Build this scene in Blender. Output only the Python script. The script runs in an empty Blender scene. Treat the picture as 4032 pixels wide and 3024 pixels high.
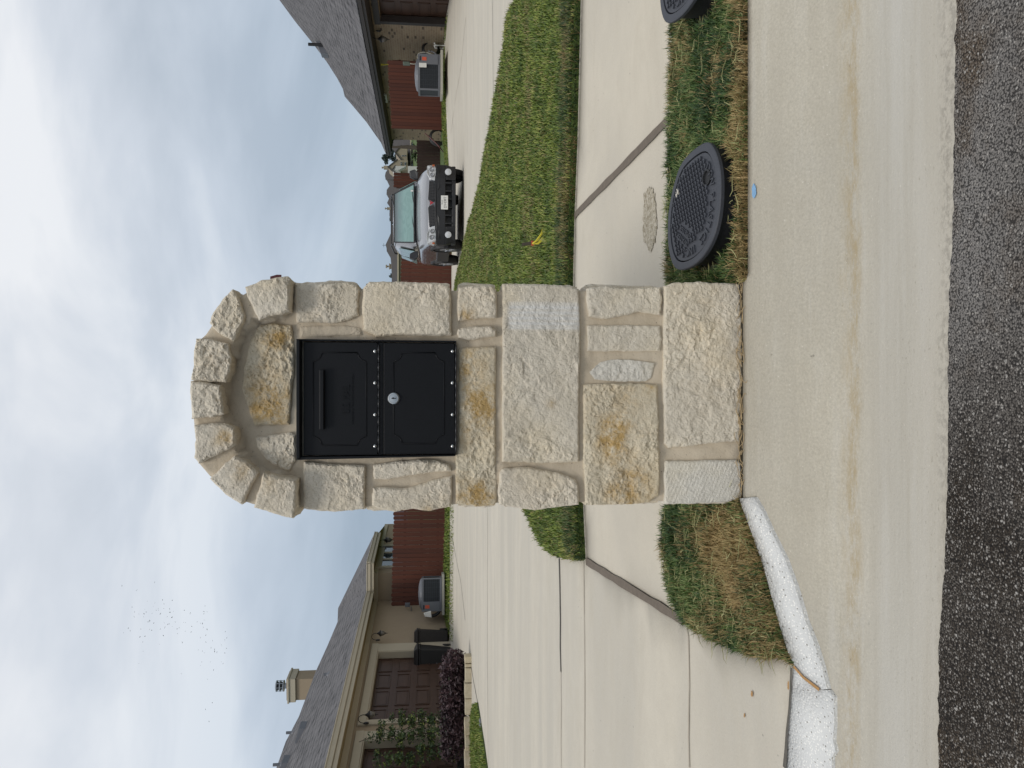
import bpy, bmesh, math, random
import numpy as np
from mathutils import Vector, noise
from mathutils.geometry import delaunay_2d_cdt
R = math.radians
rnd = random.Random(7)
nr = np.random.default_rng(11)
scn = bpy.context.scene
COL = scn.collection
# ---------------------------------------------------------------- camera
FPX, CX, CY, PITCH, EYE = 3050.0, 2016.0, 1512.0, R(5.92), 0.88
cp, sp = math.cos(PITCH), math.sin(PITCH)
cam = bpy.data.cameras.new('camera'); cam_o = bpy.data.objects.new('camera', cam); COL.objects.link(cam_o)
cam.sensor_fit = 'HORIZONTAL'; cam.sensor_width = 36; cam.lens = 36 * FPX / 4032
cam.clip_start = 0.05; cam.clip_end = 3000
from mathutils import Matrix
fw = Vector((0, cp, -sp)); rt = Vector((1, 0, 0)); dn = Vector((0, -sp, -cp))
m = Matrix.Identity(4)            # the phone was held sideways: world up points to the left of the picture
for i in range(3):
    m[i][0] = dn[i]; m[i][1] = rt[i]; m[i][2] = -fw[i]
m[2][3] = EYE
cam_o.matrix_world = m
scn.camera = cam_o
# ---------------------------------------------------------------- light
SUN_EL, SUN_AZ = 58, 200          # azimuth of the light's source, degrees from +Y clockwise
scn.view_settings.view_transform = 'Standard'; scn.view_settings.look = 'None'
scn.view_settings.exposure = 0.3; scn.view_settings.gamma = 1
w = bpy.data.worlds.new('World'); scn.world = w; w.use_nodes = True
nt = w.node_tree; nt.nodes.clear()
def WN(t, **k):
    n = nt.nodes.new(t)
    for a, b in k.items(): setattr(n, a, b)
    return n
out = WN('ShaderNodeOutputWorld'); sky = WN('ShaderNodeTexSky', sky_type='NISHITA')
sky.sun_disc = False; sky.sun_elevation = R(SUN_EL); sky.sun_rotation = R(SUN_AZ); sky.dust_density = 2
bg1 = WN('ShaderNodeBackground'); bg1.inputs[1].default_value = 0.09
nt.links.new(sky.outputs[0], bg1.inputs[0])
tc = WN('ShaderNodeTexCoord'); sep = WN('ShaderNodeSeparateXYZ'); nt.links.new(tc.outputs['Generated'], sep.inputs[0])
mp = WN('ShaderNodeMapping'); mp.inputs['Scale'].default_value = (1.3, 1.3, 3.6); mp.inputs['Location'].default_value = (0.35, 0.2, 0.1)
nt.links.new(tc.outputs['Generated'], mp.inputs[0])
n1 = WN('ShaderNodeTexNoise'); n1.inputs['Scale'].default_value = 1.6; n1.inputs['Detail'].default_value = 6; n1.inputs['Roughness'].default_value = 0.52
n1.inputs['Distortion'].default_value = 0.35
nt.links.new(mp.outputs[0], n1.inputs['Vector'])
cr = WN('ShaderNodeValToRGB'); e = cr.color_ramp.elements      # shades of the cloud deck
e[0].position = 0.36; e[0].color = (0.41, 0.45, 0.51, 1); e[1].position = 0.62; e[1].color = (0.63, 0.65, 0.69, 1)
x = cr.color_ramp.elements.new(0.50); x.color = (0.505, 0.54, 0.60, 1)
nt.links.new(n1.outputs['Fac'], cr.inputs[0])
hz = WN('ShaderNodeValToRGB'); e = hz.color_ramp.elements      # thinner cloud near the horizon
e[0].position = 0.0; e[0].color = (0.47, 0.59, 0.69, 1); e[1].position = 0.42; e[1].color = (1.13, 1.12, 1.09, 1)
x = hz.color_ramp.elements.new(0.17); x.color = (0.86, 0.92, 0.96, 1)
nt.links.new(sep.outputs['Z'], hz.inputs[0])
mul = WN('ShaderNodeMix', data_type='RGBA', blend_type='MULTIPLY'); mul.inputs[0].default_value = 1
nt.links.new(cr.outputs[0], mul.inputs[6]); nt.links.new(hz.outputs[0], mul.inputs[7])
bg2 = WN('ShaderNodeBackground'); bg2.inputs[1].default_value = 1.02; nt.links.new(mul.outputs[2], bg2.inputs[0])
mx = WN('ShaderNodeMixShader'); mx.inputs[0].default_value = 0.93
nt.links.new(bg1.outputs[0], mx.inputs[1]); nt.links.new(bg2.outputs[0], mx.inputs[2]); nt.links.new(mx.outputs[0], out.inputs[0])
sun = bpy.data.lights.new('sun', 'SUN'); sun.energy = 1.15; sun.angle = R(16); sun.color = (1, 0.96, 0.9)
sun_o = bpy.data.objects.new('sun', sun); COL.objects.link(sun_o)
sd = Vector((math.sin(R(SUN_AZ)) * math.cos(R(SUN_EL)), math.cos(R(SUN_AZ)) * math.cos(R(SUN_EL)), math.sin(R(SUN_EL))))
sun_o.rotation_euler = sd.to_track_quat('Z', 'Y').to_euler()
# ---------------------------------------------------------------- helpers
def ss(a, b, x):
    t = np.clip((x - a) / (b - a), 0, 1); return t * t * (3 - 2 * t)
PY = [-8, 1.40, 1.55, 1.70, 1.80, 1.90, 1.99, 2.07, 2.74, 3.3, 3.95, 6, 19, 60, 400]
PZ = [-.05, -.115, -.13, -.145, -.125, -.07, -.02, 0.0, .025, .07, .125, .142, .15, .15, 14.]
QZ = [-.05, -.115, -.13, -.145, -.118, -.105, -.09, -.08, .0, .06, .125, .142, .15, .15, 14.]
def T(X, Y):
    X = np.asarray(X, float); Y = np.asarray(Y, float)
    a = np.interp(Y, PY, PZ); b = np.interp(Y, PY, QZ)
    wv = 1 - ss(-1.10, -.40, X)
    g = np.interp(X, [-7, 3, 5, 9], [1, .06, .06, 1.0])
    return a * (1 - wv) + b * wv + .36 * g * ss(19, 25.5, Y)
def Tz(X, Y): return float(T(X, Y))
def ray(x, y):
    return Vector(((CY - y) / FPX, 0, 0)) + fw + dn * ((x - CX) / FPX)
def onY(x, y, Y):
    d = ray(x, y); s = Y / d.y; return Vector((d.x * s, Y, EYE + d.z * s))
def onT(x, y, off=0.0):
    d = ray(x, y); lo = .4; hi = None; s = .4
    while s < 200:
        s2 = s * 1.01
        if EYE + d.z * s2 < Tz(d.x * s2, d.y * s2) + off: lo, hi = s, s2; break
        s = s2
    if hi is None: return Vector((d.x * 200, d.y * 200, Tz(d.x * 200, d.y * 200)))
    for _ in range(25):
        mm = (lo + hi) / 2
        if EYE + d.z * mm < Tz(d.x * mm, d.y * mm) + off: hi = mm
        else: lo = mm
    return Vector((d.x * hi, d.y * hi, EYE + d.z * hi))
def onPl(x, y, p0, n):
    d = ray(x, y); o = Vector((0, 0, EYE)); s = (Vector(p0) - o).dot(n) / d.dot(n); return o + d * s
K = 4032 / 2212
def D(dx, dy): return (dx * K, dy * K)
def Z(x0, y0, s): return lambda a, b: (x0 + s * a, y0 + s * b)
ZA = Z(700, 1050, .6329); ZB = Z(1700, 1050, .6329); ZM = Z(2500, 400, .4519); ZX = Z(1150, 1300, .3316)
ZG = Z(2550, 1900, .6773); Z3 = Z(1000, 0, .3843); Z5 = Z(1050, 2350, .4295); Z6 = Z(1300, 1950, .3919)
ZC = Z(1500, 500, .2412); ZD = Z(1480, 900, .1808); Z7 = Z(1040, 2550, .2857); Z8 = Z(1400, 0, .1808); ZF = Z(400, 2250, .3919)
Z4 = Z(1450, 500, .3918); ZL = Z(1480, 2030, .2832); ZW = Z(1750, 1900, .6775); ZR = Z(1750, 0, .693)

def tag(o, label=None, cat=None, group=None, kind=None):
    if label: o['label'] = label
    if cat: o['category'] = cat
    if group: o['group'] = group
    if kind: o['kind'] = kind
    return o
def thing(name, loc, label, cat, group=None):
    o = bpy.data.objects.new(name, None); COL.objects.link(o); o.location = loc; o.empty_display_size = .1
    return tag(o, label, cat, group)
def worigin(o):
    v = Vector((0, 0, 0))
    while o: v += o.location; o = o.parent
    return v
class MB:
    def __init__(s): s.v = []; s.f = []; s.uv = {}
    def add(s, vs, fs, uv=None):
        o = len(s.v); s.v += [tuple(q) for q in vs]; s.f += [tuple(i + o for i in f) for f in fs]
        if uv:
            for i, q in enumerate(uv): s.uv[o + i] = q
        return s
    def box(s, c, d, rz=0, ax=None):
        c = Vector(c); hx, hy, hz_ = d[0] / 2, d[1] / 2, d[2] / 2
        if ax is None:
            ax = (Vector((math.cos(rz), math.sin(rz), 0)), Vector((-math.sin(rz), math.cos(rz), 0)), Vector((0, 0, 1)))
        vs = [c + ax[0] * a * hx + ax[1] * b * hy + ax[2] * g * hz_ for a in (-1, 1) for b in (-1, 1) for g in (-1, 1)]
        s.add(vs, [(0, 1, 3, 2), (4, 6, 7, 5), (0, 4, 5, 1), (2, 3, 7, 6), (0, 2, 6, 4), (1, 5, 7, 3)]); return s
    def fbox(s, F, a0, a1, n0, n1, z0, z1):
        vs = [F.p(a, n, z) for a in (a0, a1) for n in (n0, n1) for z in (z0, z1)]
        uv = [(a, z + n) for a in (a0, a1) for n in (n0, n1) for z in (z0, z1)]
        s.add(vs, [(0, 1, 3, 2), (4, 6, 7, 5), (0, 4, 5, 1), (2, 3, 7, 6), (0, 2, 6, 4), (1, 5, 7, 3)], uv); return s
    def prism(s, pts, ext):
        pts = [Vector(q) for q in pts]; ext = Vector(ext); n = len(pts)
        s.add(pts + [q + ext for q in pts], [tuple(range(n))[::-1], tuple(range(n, 2 * n))] + [(i, (i + 1) % n, n + (i + 1) % n, n + i) for i in range(n)]); return s
    def tube(s, pts, r, seg=8, cap=True):
        pts = [Vector(q) for q in pts]; rs = r if isinstance(r, (list, tuple)) else [r] * len(pts)
        o = len(s.v); up = Vector((0, 0, 1)); k = 0
        for i, q in enumerate(pts):
            d = (pts[min(i + 1, len(pts) - 1)] - pts[max(i - 1, 0)])
            d = d.normalized() if d.length > 1e-9 else Vector((0, 0, 1))
            a = d.cross(up)
            if a.length < .1: a = d.cross(Vector((1, 0, 0)))
            a.normalize(); b = d.cross(a)
            for j in range(seg):
                t = 2 * math.pi * j / seg; s.v.append(tuple(q + (a * math.cos(t) + b * math.sin(t)) * rs[i]))
        for i in range(len(pts) - 1):
            for j in range(seg):
                s.f.append((o + i * seg + j, o + i * seg + (j + 1) % seg, o + (i + 1) * seg + (j + 1) % seg, o + (i + 1) * seg + j))
        if cap:
            s.f.append(tuple(o + j for j in range(seg))[::-1]); s.f.append(tuple(o + (len(pts) - 1) * seg + j for j in range(seg)))
        return s
    def lathe(s, c, prof, seg=20, axis=None, sx=1, sy=1):
        c = Vector(c); az = Vector(axis).normalized() if axis else Vector((0, 0, 1))
        a = az.cross(Vector((0, 0, 1)));
        if a.length < .1: a = Vector((1, 0, 0))
        a.normalize(); b = az.cross(a); o = len(s.v)
        for r, z in prof:
            for j in range(seg):
                t = 2 * math.pi * j / seg; s.v.append(tuple(c + az * z + a * math.cos(t) * r * sx + b * math.sin(t) * r * sy))
        for i in range(len(prof) - 1):
            for j in range(seg):
                s.f.append((o + i * seg + j, o + i * seg + (j + 1) % seg, o + (i + 1) * seg + (j + 1) % seg, o + (i + 1) * seg + j))
        s.f.append(tuple(o + j for j in range(seg))[::-1]); s.f.append(tuple(o + (len(prof) - 1) * seg + j for j in range(seg)))
        return s
    def obj(s, name, mat, parent=None, base=None, smooth=False, bevel=0, fixn=True):
        me = bpy.data.meshes.new(name); org = worigin(parent) if parent else (Vector(base) if base is not None else Vector((0, 0, 0)))
        vs = np.array(s.v, float) - np.array(org)
        me.from_pydata([tuple(q) for q in vs], [], s.f)
        if s.uv:
            l = me.uv_layers.new(name='UVMap')
            for lp in me.loops: l.data[lp.index].uv = s.uv.get(lp.vertex_index, (0, 0))
        me.materials.append(mat)
        if fixn:
            bm = bmesh.new(); bm.from_mesh(me); bmesh.ops.recalc_face_normals(bm, faces=bm.faces); bm.to_mesh(me); bm.free()
        if smooth: me.polygons.foreach_set('use_smooth', [True] * len(me.polygons))
        o = bpy.data.objects.new(name, me); COL.objects.link(o)
        if parent: o.parent = parent
        else: o.location = org
        if bevel:
            b = o.modifiers.new('b', 'BEVEL'); b.width = bevel; b.segments = 2; b.limit_method = 'ANGLE'
        if smooth == 2:
            me.polygons.foreach_set('use_smooth', [True] * len(me.polygons))
        return o
class Frame:
    def __init__(s, O, A, N): s.O = Vector(O); s.A = Vector(A).normalized(); s.N = Vector(N).normalized()
    def p(s, a, n, z): q = s.O + s.A * a + s.N * n; return Vector((q.x, q.y, z))
    def az(s, px, n=0):
        q = onPl(px[0], px[1], s.O + s.N * n, s.N); return ((q - s.O).dot(s.A), q.z)
# ---------------------------------------------------------------- materials
class NM:
    def __init__(s, name):
        s.m = bpy.data.materials.new(name); s.m.use_nodes = True; s.t = s.m.node_tree; s.b = s.t.nodes['Principled BSDF']; s.tc = None
    def n(s, t, ins=None, **k):
        q = s.t.nodes.new(t)
        for a, b in k.items(): setattr(q, a, b)
        if ins:
            for a, b in ins.items():
                if isinstance(b, bpy.types.NodeSocket): s.t.links.new(b, q.inputs[a])
                else: q.inputs[a].default_value = b
        return q
    def L(s, a, b): s.t.links.new(a, b)
    def co(s, kind='Object', sc=(1, 1, 1), rot=(0, 0, 0)):
        c = s.n('ShaderNodeTexCoord').outputs[kind]
        return s.n('ShaderNodeMapping', {'Vector': c, 'Scale': sc, 'Rotation': rot}).outputs[0]
    def noise(s, vec, sc, det=4, ro=.5, dist=0):
        return s.n('ShaderNodeTexNoise', {'Vector': vec, 'Scale': sc, 'Detail': det, 'Roughness': ro, 'Distortion': dist}).outputs['Fac']
    def ramp(s, f, *els):
        r = s.n('ShaderNodeValToRGB', {0: f}); e = r.color_ramp.elements
        e[0].position, e[0].color = els[0][0], (*els[0][1], 1) if len(els[0][1]) == 3 else els[0][1]
        e[1].position, e[1].color = els[-1][0], (*els[-1][1], 1)
        for p_, c_ in els[1:-1]:
            k = e.new(p_); k.color = (*c_, 1)
        return r.outputs[0]
    def mr(s, f, a, b, c=0., d=1.): return s.n('ShaderNodeMapRange', {0: f, 1: a, 2: b, 3: c, 4: d}).outputs[0]
    def mix(s, f, a, b, bt='MIX'):
        q = s.n('ShaderNodeMix', data_type='RGBA', blend_type=bt)
        for i, v in ((0, f), (6, a), (7, b)):
            if isinstance(v, bpy.types.NodeSocket): s.L(v, q.inputs[i])
            elif i == 0: q.inputs[0].default_value = v
            else: q.inputs[i].default_value = (*v, 1)
        return q.outputs[2]
    def math(s, op, a, b=0.):
        return s.n('ShaderNodeMath', {0: a, 1: b}, operation=op).outputs[0]
    def bump(s, h, dist, st=1., prev=None):
        k = {'Height': h, 'Distance': dist, 'Strength': st}
        if prev is not None: k['Normal'] = prev
        return s.n('ShaderNodeBump', k).outputs[0]
    def fin(s, col=None, rough=None, nor=None, metal=None, **k):
        for nm, v in (('Base Color', col), ('Roughness', rough), ('Normal', nor), ('Metallic', metal)):
            if v is None: continue
            if isinstance(v, bpy.types.NodeSocket): s.L(v, s.b.inputs[nm])
            elif nm == 'Base Color': s.b.inputs[nm].default_value = (*v, 1)
            else: s.b.inputs[nm].default_value = v
        for a, v in k.items(): s.b.inputs[a.replace('_', ' ')].default_value = v
        return s.m
def simple(name, col, rough=.6, var=.12, sc=6, bump=0, bsc=60, metal=0, **k):
    q = NM(name); v = q.co('Object'); f = q.noise(v, sc, 5, .6)
    c = q.mix(f, tuple(x * (1 - var) for x in col), tuple(min(1, x * (1 + var)) for x in col))
    n = q.bump(q.noise(v, bsc, 3), bump) if bump else None
    return q.fin(c, rough, n, metal, **k)
def attrf(q, name): return q.n('ShaderNodeAttribute', attribute_name=name).outputs['Fac']
def set_attr(me, name, vals):
    a = me.attributes.new(name, 'FLOAT', 'POINT'); a.data.foreach_set('value', np.asarray(vals, np.float32))
def concrete(name, base, dirt, tint=None, fine=.0012, streak=(1, 1, 1), pit=True, cont=.1):
    q = NM(name); v = q.co('Object'); vs = q.co('Object', streak)
    big = q.noise(vs, 1.1, 5, .55, .3); med = q.noise(v, 9, 6, .65); fin_ = q.noise(v, 160, 4, .7)
    c = q.mix(q.mr(big, .36, .64), tuple(x * y_ for x, y_ in zip(base, (.84, .85, .87))), base)
    c = q.mix(q.mr(q.noise(q.co('Object', (.6, 1.6, 1)), 3.1, 6, .7, .6), .50, .72, 0, .5), c, tuple(x * y_ for x, y_ in zip(base, (.80, .79, .76))))
    c = q.mix(q.mr(med, .3, .75, 0, .55), c, dirt)
    c = q.mix(q.mr(fin_, .3, .7), tuple(0 for _ in range(3)), c) if False else c
    g = q.mr(fin_, .25, .75, 1 - cont, 1 + cont)
    gg = q.n('ShaderNodeCombineColor', {0: g, 1: g, 2: g}).outputs[0]
    c = q.mix(1., c, gg, 'MULTIPLY')
    vo = q.n('ShaderNodeTexVoronoi', {'Vector': v, 'Scale': 28}).outputs['Distance']
    if pit:
        sp_ = q.math('MULTIPLY', q.mr(vo, .12, .06 , 0, 1), q.mr(q.noise(v, 4, 4), .56, .66, 0, .7))
        c = q.mix(sp_, c, (.13, .12, .10))
    nb = q.bump(fin_, fine); nb = q.bump(med, fine * 3, 1, nb)
    return q, v, c, nb
def fin_concrete(*a, **k):
    q, v, c, nb = concrete(*a, **k); return q.fin(c, .88, nb)
M = {}
M['walk'] = fin_concrete('walk_concrete', (.555, .50, .405), (.49, .44, .355), cont=.06)
M['drive'] = fin_concrete('drive_concrete', (.55, .50, .41), (.46, .415, .34), streak=(.35, 2.2, 1), cont=.06)
# curb and gutter: stained bands that run along the street (world Y)
q, v, c, nb = concrete('curb_concrete', (.47, .43, .35), (.41, .37, .29), cont=.19, fine=.0016)
sy = q.n('ShaderNodeSeparateXYZ', {0: v}).outputs['Y']
yj = q.math('ADD', sy, q.math('MULTIPLY', q.noise(q.co('Object', (2.5, 2.5, 2.5)), 1.5, 5), .05))
band = q.mr(yj, 1.80, 1.70, 0, 1); c = q.mix(q.math('MULTIPLY', band, .7), c, (.485, .46, .405))
st = q.math('MULTIPLY', q.math('MULTIPLY', q.mr(yj, 1.765, 1.79), q.mr(yj, 1.845, 1.80)), q.mr(q.noise(q.co('Object', (.5, 1.6, 1)), 16, 7, .85), .42, .60, 0, 1))
long_ = q.noise(q.co('Object', (.35, 5, 1)), 2.2, 6, .7); c = q.mix(q.mr(long_, .48, .70, 0, .55), c, (.37, .335, .27)); c = q.mix(q.mr(long_, .50, .30, 0, .35), c, (.55, .53, .49))
c = q.mix(q.math('MULTIPLY', st, .75), c, (.34, .26, .14))
st2 = q.math('MULTIPLY', q.mr(yj, 1.60, 1.47, 0, 1), .35); c = q.mix(st2, c, (.44, .39, .31))
ed = q.math('MULTIPLY', q.mr(yj, 1.475, 1.44), q.mr(q.noise(v, 60, 4, .7), .45, .6, 0, 1)); c = q.mix(q.math('MULTIPLY', ed, .5), c, (.2, .18, .15))
pm = q.math('ADD', q.math('ADD', .25, st), q.math('MULTIPLY', q.mr(yj, 1.70, 1.55), .5)); pk = q.math('MULTIPLY', q.mr(q.noise(q.co('Object', (.7, 1.3, 1)), 95, 3, .6), .63, .70), q.mr(q.noise(v, 6, 4, .7), .42, .6)); c = q.mix(q.math('MULTIPLY', q.math('MINIMUM', pm, 1.), q.math('MULTIPLY', pk, .8)), c, (.20, .17, .12)); wk = q.mr(q.noise(v, 130, 2, .5), .70, .76); c = q.mix(q.math('MULTIPLY', wk, .6), c, (.62, .58, .50))
M['curb'] = q.fin(c, .9, nb)
# painted-looking exposed aggregate on the ground curb wing
q = NM('white_aggregate'); v = q.co('Object')
vo = q.n('ShaderNodeTexVoronoi', {'Vector': v, 'Scale': 150, 'Randomness': 1}); ch = q.mr(vo.outputs['Distance'], .42, .28)
rc = q.n('ShaderNodeSeparateColor', {0: vo.outputs['Color']}).outputs[0]
c = q.mix(q.noise(v, 14, 5), (.56, .56, .545), (.66, .655, .63))
c = q.mix(q.math('MULTIPLY', ch, q.mr(rc, .35, .5)), c, (.80, .78, .73)); c = q.mix(q.math('MULTIPLY', ch, q.mr(rc, .1, .06)), c, (.22, .20, .17))
M['aggr'] = q.fin(c, .75, q.bump(vo.outputs['Distance'], .0015))
# asphalt
q = NM('asphalt'); v = q.co('Object'); wv = q.n('ShaderNodeVectorMath', {0: v, 1: q.n('ShaderNodeTexNoise', {'Vector': v, 'Scale': 60}).outputs['Color']}, operation='MULTIPLY_ADD'); wv.inputs[2].default_value = (0, 0, 0)
vo = q.n('ShaderNodeTexVoronoi', {'Vector': v, 'Scale': 250}); vo2 = q.n('ShaderNodeTexVoronoi', {'Vector': v, 'Scale': 150}); vo3 = q.n('ShaderNodeTexVoronoi', {'Vector': v, 'Scale': 85})
base = q.mix(q.mr(q.noise(q.co('Object', (1.2, .6, 1)), 1.3, 3), .4, .6), (.034, .026, .019), (.080, .069, .058))
ax_ = q.n('ShaderNodeSeparateXYZ', {0: v}).outputs; lx = q.math('ADD', ax_['X'], q.math('MULTIPLY', q.noise(v, 2.2, 5, .7), 1.1)); base = q.mix(q.math('MULTIPLY', q.mr(lx, .25, .75), q.mr(ax_['Y'], 1.15, 1.32, .45, 1)), base, (.21, .197, .185))
rust = q.mr(q.noise(v, 2.3, 5, .7), .50, .64); base = q.mix(q.math('MULTIPLY', rust, .75), base, (.085, .055, .028))
r1 = q.n('ShaderNodeSeparateColor', {0: vo.outputs['Color']}).outputs[0]; r2 = q.n('ShaderNodeSeparateColor', {0: vo2.outputs['Color']}).outputs[1]; r3 = q.n('ShaderNodeSeparateColor', {0: vo3.outputs['Color']}).outputs[1]
c = q.mix(q.math('MULTIPLY', q.mr(vo.outputs['Distance'], .5, .3), q.mr(r1, .3, 1, 0, .9)), base, (.24, .222, .20))
c = q.mix(q.math('MULTIPLY', q.mr(vo2.outputs['Distance'], .42, .32), q.mr(r2, .72, .8)), c, (.34, .315, .285))
c = q.mix(q.math('MULTIPLY', q.mr(vo3.outputs['Distance'], .30, .24), q.mr(r3, .82, .86)), c, (.36, .34, .31))
c = q.mix(q.mr(vo.outputs['Distance'], .5, .65, 0, .8), c, (.012, .011, .011))
h = q.math('ADD', q.math('MULTIPLY', vo.outputs['Distance'], -1.), q.math('MULTIPLY', vo2.outputs['Distance'], -1.2))
M['asphalt'] = q.fin(c, .9, q.bump(h, .003), Specular_IOR_Level=.15)
# limestone with ochre stains held in a vertex attribute
def limestone(name, a, b, stain=(.47, .30, .10), amt=.0, sc=1., vert=False):
    q = NM(name); v = q.co('Object'); big = q.noise(v, 7, 5, .6, .4); fine = q.noise(v, 45, 6, .7); vf = q.noise(v, 260, 4, .7)
    c = q.mix(q.mr(big, .33, .68), a, b)
    c = q.mix(q.mr(q.noise(v, 3.2, 4, .6), .48, .68, 0, .55), c, tuple(x * y_ for x, y_ in zip(b, (1.02, .95, .80))))
    c = q.mix(q.mr(fine, .52, .8, 0, .55), c, tuple(x * .58 for x in a))
    c = q.mix(q.mr(vf, .58, .74, 0, .65), c, tuple(x * .45 for x in a))
    stn = q.math('ADD', attrf(q, 'stain'), q.mr(q.noise(v, 9, 6, .65), .5, .75, 0, amt))
    sm = q.math('MULTIPLY', stn, q.mr(q.noise(v, 24, 7, .8), .38, .60, .0, 1.15))
    c = q.mix(q.math('MINIMUM', sm, .92), c, stain)
    chalk = attrf(q, 'pale'); c = q.mix(q.math('MINIMUM', chalk, 1.), c, (.74, .73, .70))  # chalky pale streaks of the stone, from the vertex attribute
    return q.fin(c, .93, q.bump(vf, .0028, 1, q.bump(fine, .006)))
M['stone'] = limestone('limestone_cream', (.68, .60, .475), (.79, .71, .58), amt=.14)
M['stone2'] = limestone('limestone_grey', (.64, .57, .455), (.75, .68, .56), amt=.0)
M['stone3'] = limestone('limestone_ochre', (.64, .56, .42), (.74, .655, .50), amt=.36)
M['stone4'] = limestone('limestone_white', (.66, .62, .54), (.74, .70, .615))
q = NM('mortar'); v = q.co('Object'); f2 = q.noise(v, 180, 4, .7)
c = q.mix(q.mr(q.noise(v, 6, 5), .3, .7), (.52, .435, .32), (.59, .505, .385)); c = q.mix(q.mr(q.noise(v, 220, 2), .68, .75), c, (.2, .17, .13))
M['mortar'] = q.fin(c, .92, q.bump(f2, .0012, 1, q.bump(q.noise(v, 18, 4), .006)))
M['black'] = simple('black_powder_coat', (.0035, .0038, .005), .5, .3, 20, .0003, 400, Specular_IOR_Level=.28)
M['chrome'] = simple('brushed_steel', (.55, .55, .54), .28, .1, 30, metal=1)
M['steel_dk'] = simple('dark_steel_hinge', (.06, .06, .062), .4, .2, 30, metal=.8)
M['flag'] = simple('dark_red_flag', (.08, .012, .015), .5)
M['lid'] = simple('grey_black_plastic', (.042, .045, .055), .6, .25, 14, .0005, 300)
M['lid_dark'] = simple('black_plastic_box', (.008, .008, .009), .6)
M['soil'] = simple('soil', (.045, .035, .02), .95, .4, 30, .01, 40)
M['joint'] = simple('weathered_joint_filler', (.135, .108, .082), .9, .35, 40, .002, 90)
M['crack'] = simple('dark_crack', (.10, .09, .075), .95, .4, 60)
M['groove'] = simple('tooled_groove', (.37, .32, .25), .95, .2, 20)
q = NM('brown_aggregate_patch'); v = q.co('Object'); vo = q.n('ShaderNodeTexVoronoi', {'Vector': v, 'Scale': 110})
rc = q.n('ShaderNodeSeparateColor', {0: vo.outputs['Color']}).outputs[0]
M['patch'] = q.fin(q.mix(rc, (.26, .22, .15), (.50, .45, .36)), .95, q.bump(q.math('MULTIPLY', vo.outputs['Distance'], -1.), .006))
M['bluepaint'] = simple('blue_paint', (.20, .36, .55), .8, .2, 60)
M['rust'] = simple('rust_stain', (.36, .20, .075), .9, .3, 60)
M['wood_red'] = None
M['lite'] = None
def grassmat(name, cols, dry):
    q = NM(name); t = attrf(q, 'tone'); d = attrf(q, 'dry')
    c = q.ramp(t, *cols); c = q.mix(d, c, dry)
    s = q.fin(c, .62); return s
M['grass'] = grassmat('grass_blades', [(0, (.016, .045, .010)), (.45, (.050, .105, .020)), (.8, (.12, .185, .042)), (1, (.27, .32, .12))], (.40, .275, .12))
M['lawn'] = grassmat('lawn_blades', [(0, (.050, .088, .010)), (.5, (.125, .180, .018)), (.85, (.215, .265, .036)), (1, (.32, .32, .08))], (.28, .21, .09))
q = NM('turf'); v = q.co('Object')
c = q.mix(q.noise(v, 3, 6, .7), (.06, .095, .015), (.10, .15, .025)); c = q.mix(q.mr(q.noise(v, 60, 4, .7), .4, .7), c, (.03, .05, .01))
M['turf'] = q.fin(c, .9, q.bump(q.noise(v, 90, 3), .02))
def woodmat(name, a, b):
    q = NM(name); u = q.co('UV'); s_ = q.n('ShaderNodeSeparateXYZ', {0: u})
    pid = q.math('FLOOR', q.math('DIVIDE', s_.outputs['X'], .142)); wn = q.n('ShaderNodeTexWhiteNoise', {'W': pid}, noise_dimensions='1D').outputs['Value']
    g = q.noise(q.co('UV', (30, 1.4, 1)), 2, 4, .6); bigv = q.noise(q.co('UV', (.5, .5, 1)), 1.4, 4)
    f = q.math('ADD', q.math('MULTIPLY', wn, .35), q.math('ADD', q.math('MULTIPLY', g, .35), q.math('MULTIPLY', bigv, .5)))
    c = q.mix(q.mr(f, .3, .95), a, b)
    fx = q.math('FRACT', q.math('DIVIDE', s_.outputs['X'], .142)); gap = q.mr(fx, .0, .06, .55, 0); c = q.mix(gap, c, (.01, .005, .004))
    return q.fin(c, .75)
M['fence'] = woodmat('red_stained_cedar', (.060, .015, .0065), (.115, .029, .012))
M['fence_dk'] = woodmat('dark_stained_cedar', (.032, .017, .014), (.052, .028, .021))
def shingle(name, a, b, c3):
    q = NM(name); u = q.co('UV')
    br = q.n('ShaderNodeTexBrick', {'Vector': u, 'Color1': (*a, 1), 'Color2': (*b, 1), 'Mortar': (*c3, 1), 'Scale': 1., 'Mortar Size': .03, 'Brick Width': .42, 'Row Height': .19, 'Bias': 0.})
    c = q.mix(q.mr(q.noise(u, 2.5, 5, .7), .35, .7), br.outputs['Color'], tuple(x * 1.25 for x in b)); c = q.mix(q.mr(q.noise(u, 30, 4, .7), .5, .8, 0, .6), c, tuple(x * .5 for x in a))
    return q.fin(c, .95, q.bump(br.outputs['Fac'], -.01))
M['roof'] = shingle('grey_shingles', (.058, .056, .060), (.135, .128, .130), (.012, .012, .012))
M['roof_far'] = simple('far_grey_shingles', (.072, .066, .064), .95, .18, 1.5)
q = NM('tan_brick'); u = q.co('UV')
br = q.n('ShaderNodeTexBrick', {'Vector': u, 'Color1': (.27, .19, .115, 1), 'Color2': (.34, .25, .155, 1), 'Mortar': (.42, .35, .25, 1), 'Scale': 1., 'Mortar Size': .006, 'Brick Width': .21, 'Row Height': .077, 'Mortar Smooth': .2})
cell = q.n('ShaderNodeVectorMath', {0: u, 1: (1 / .21, 1 / .077, 1)}, operation='MULTIPLY').outputs[0]
dk = q.n('ShaderNodeTexVoronoi', {'Vector': cell, 'Scale': .95, 'Randomness': .2}, distance='CHEBYCHEV'); dr = q.n('ShaderNodeSeparateColor', {0: dk.outputs['Color']}).outputs[0]
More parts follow.
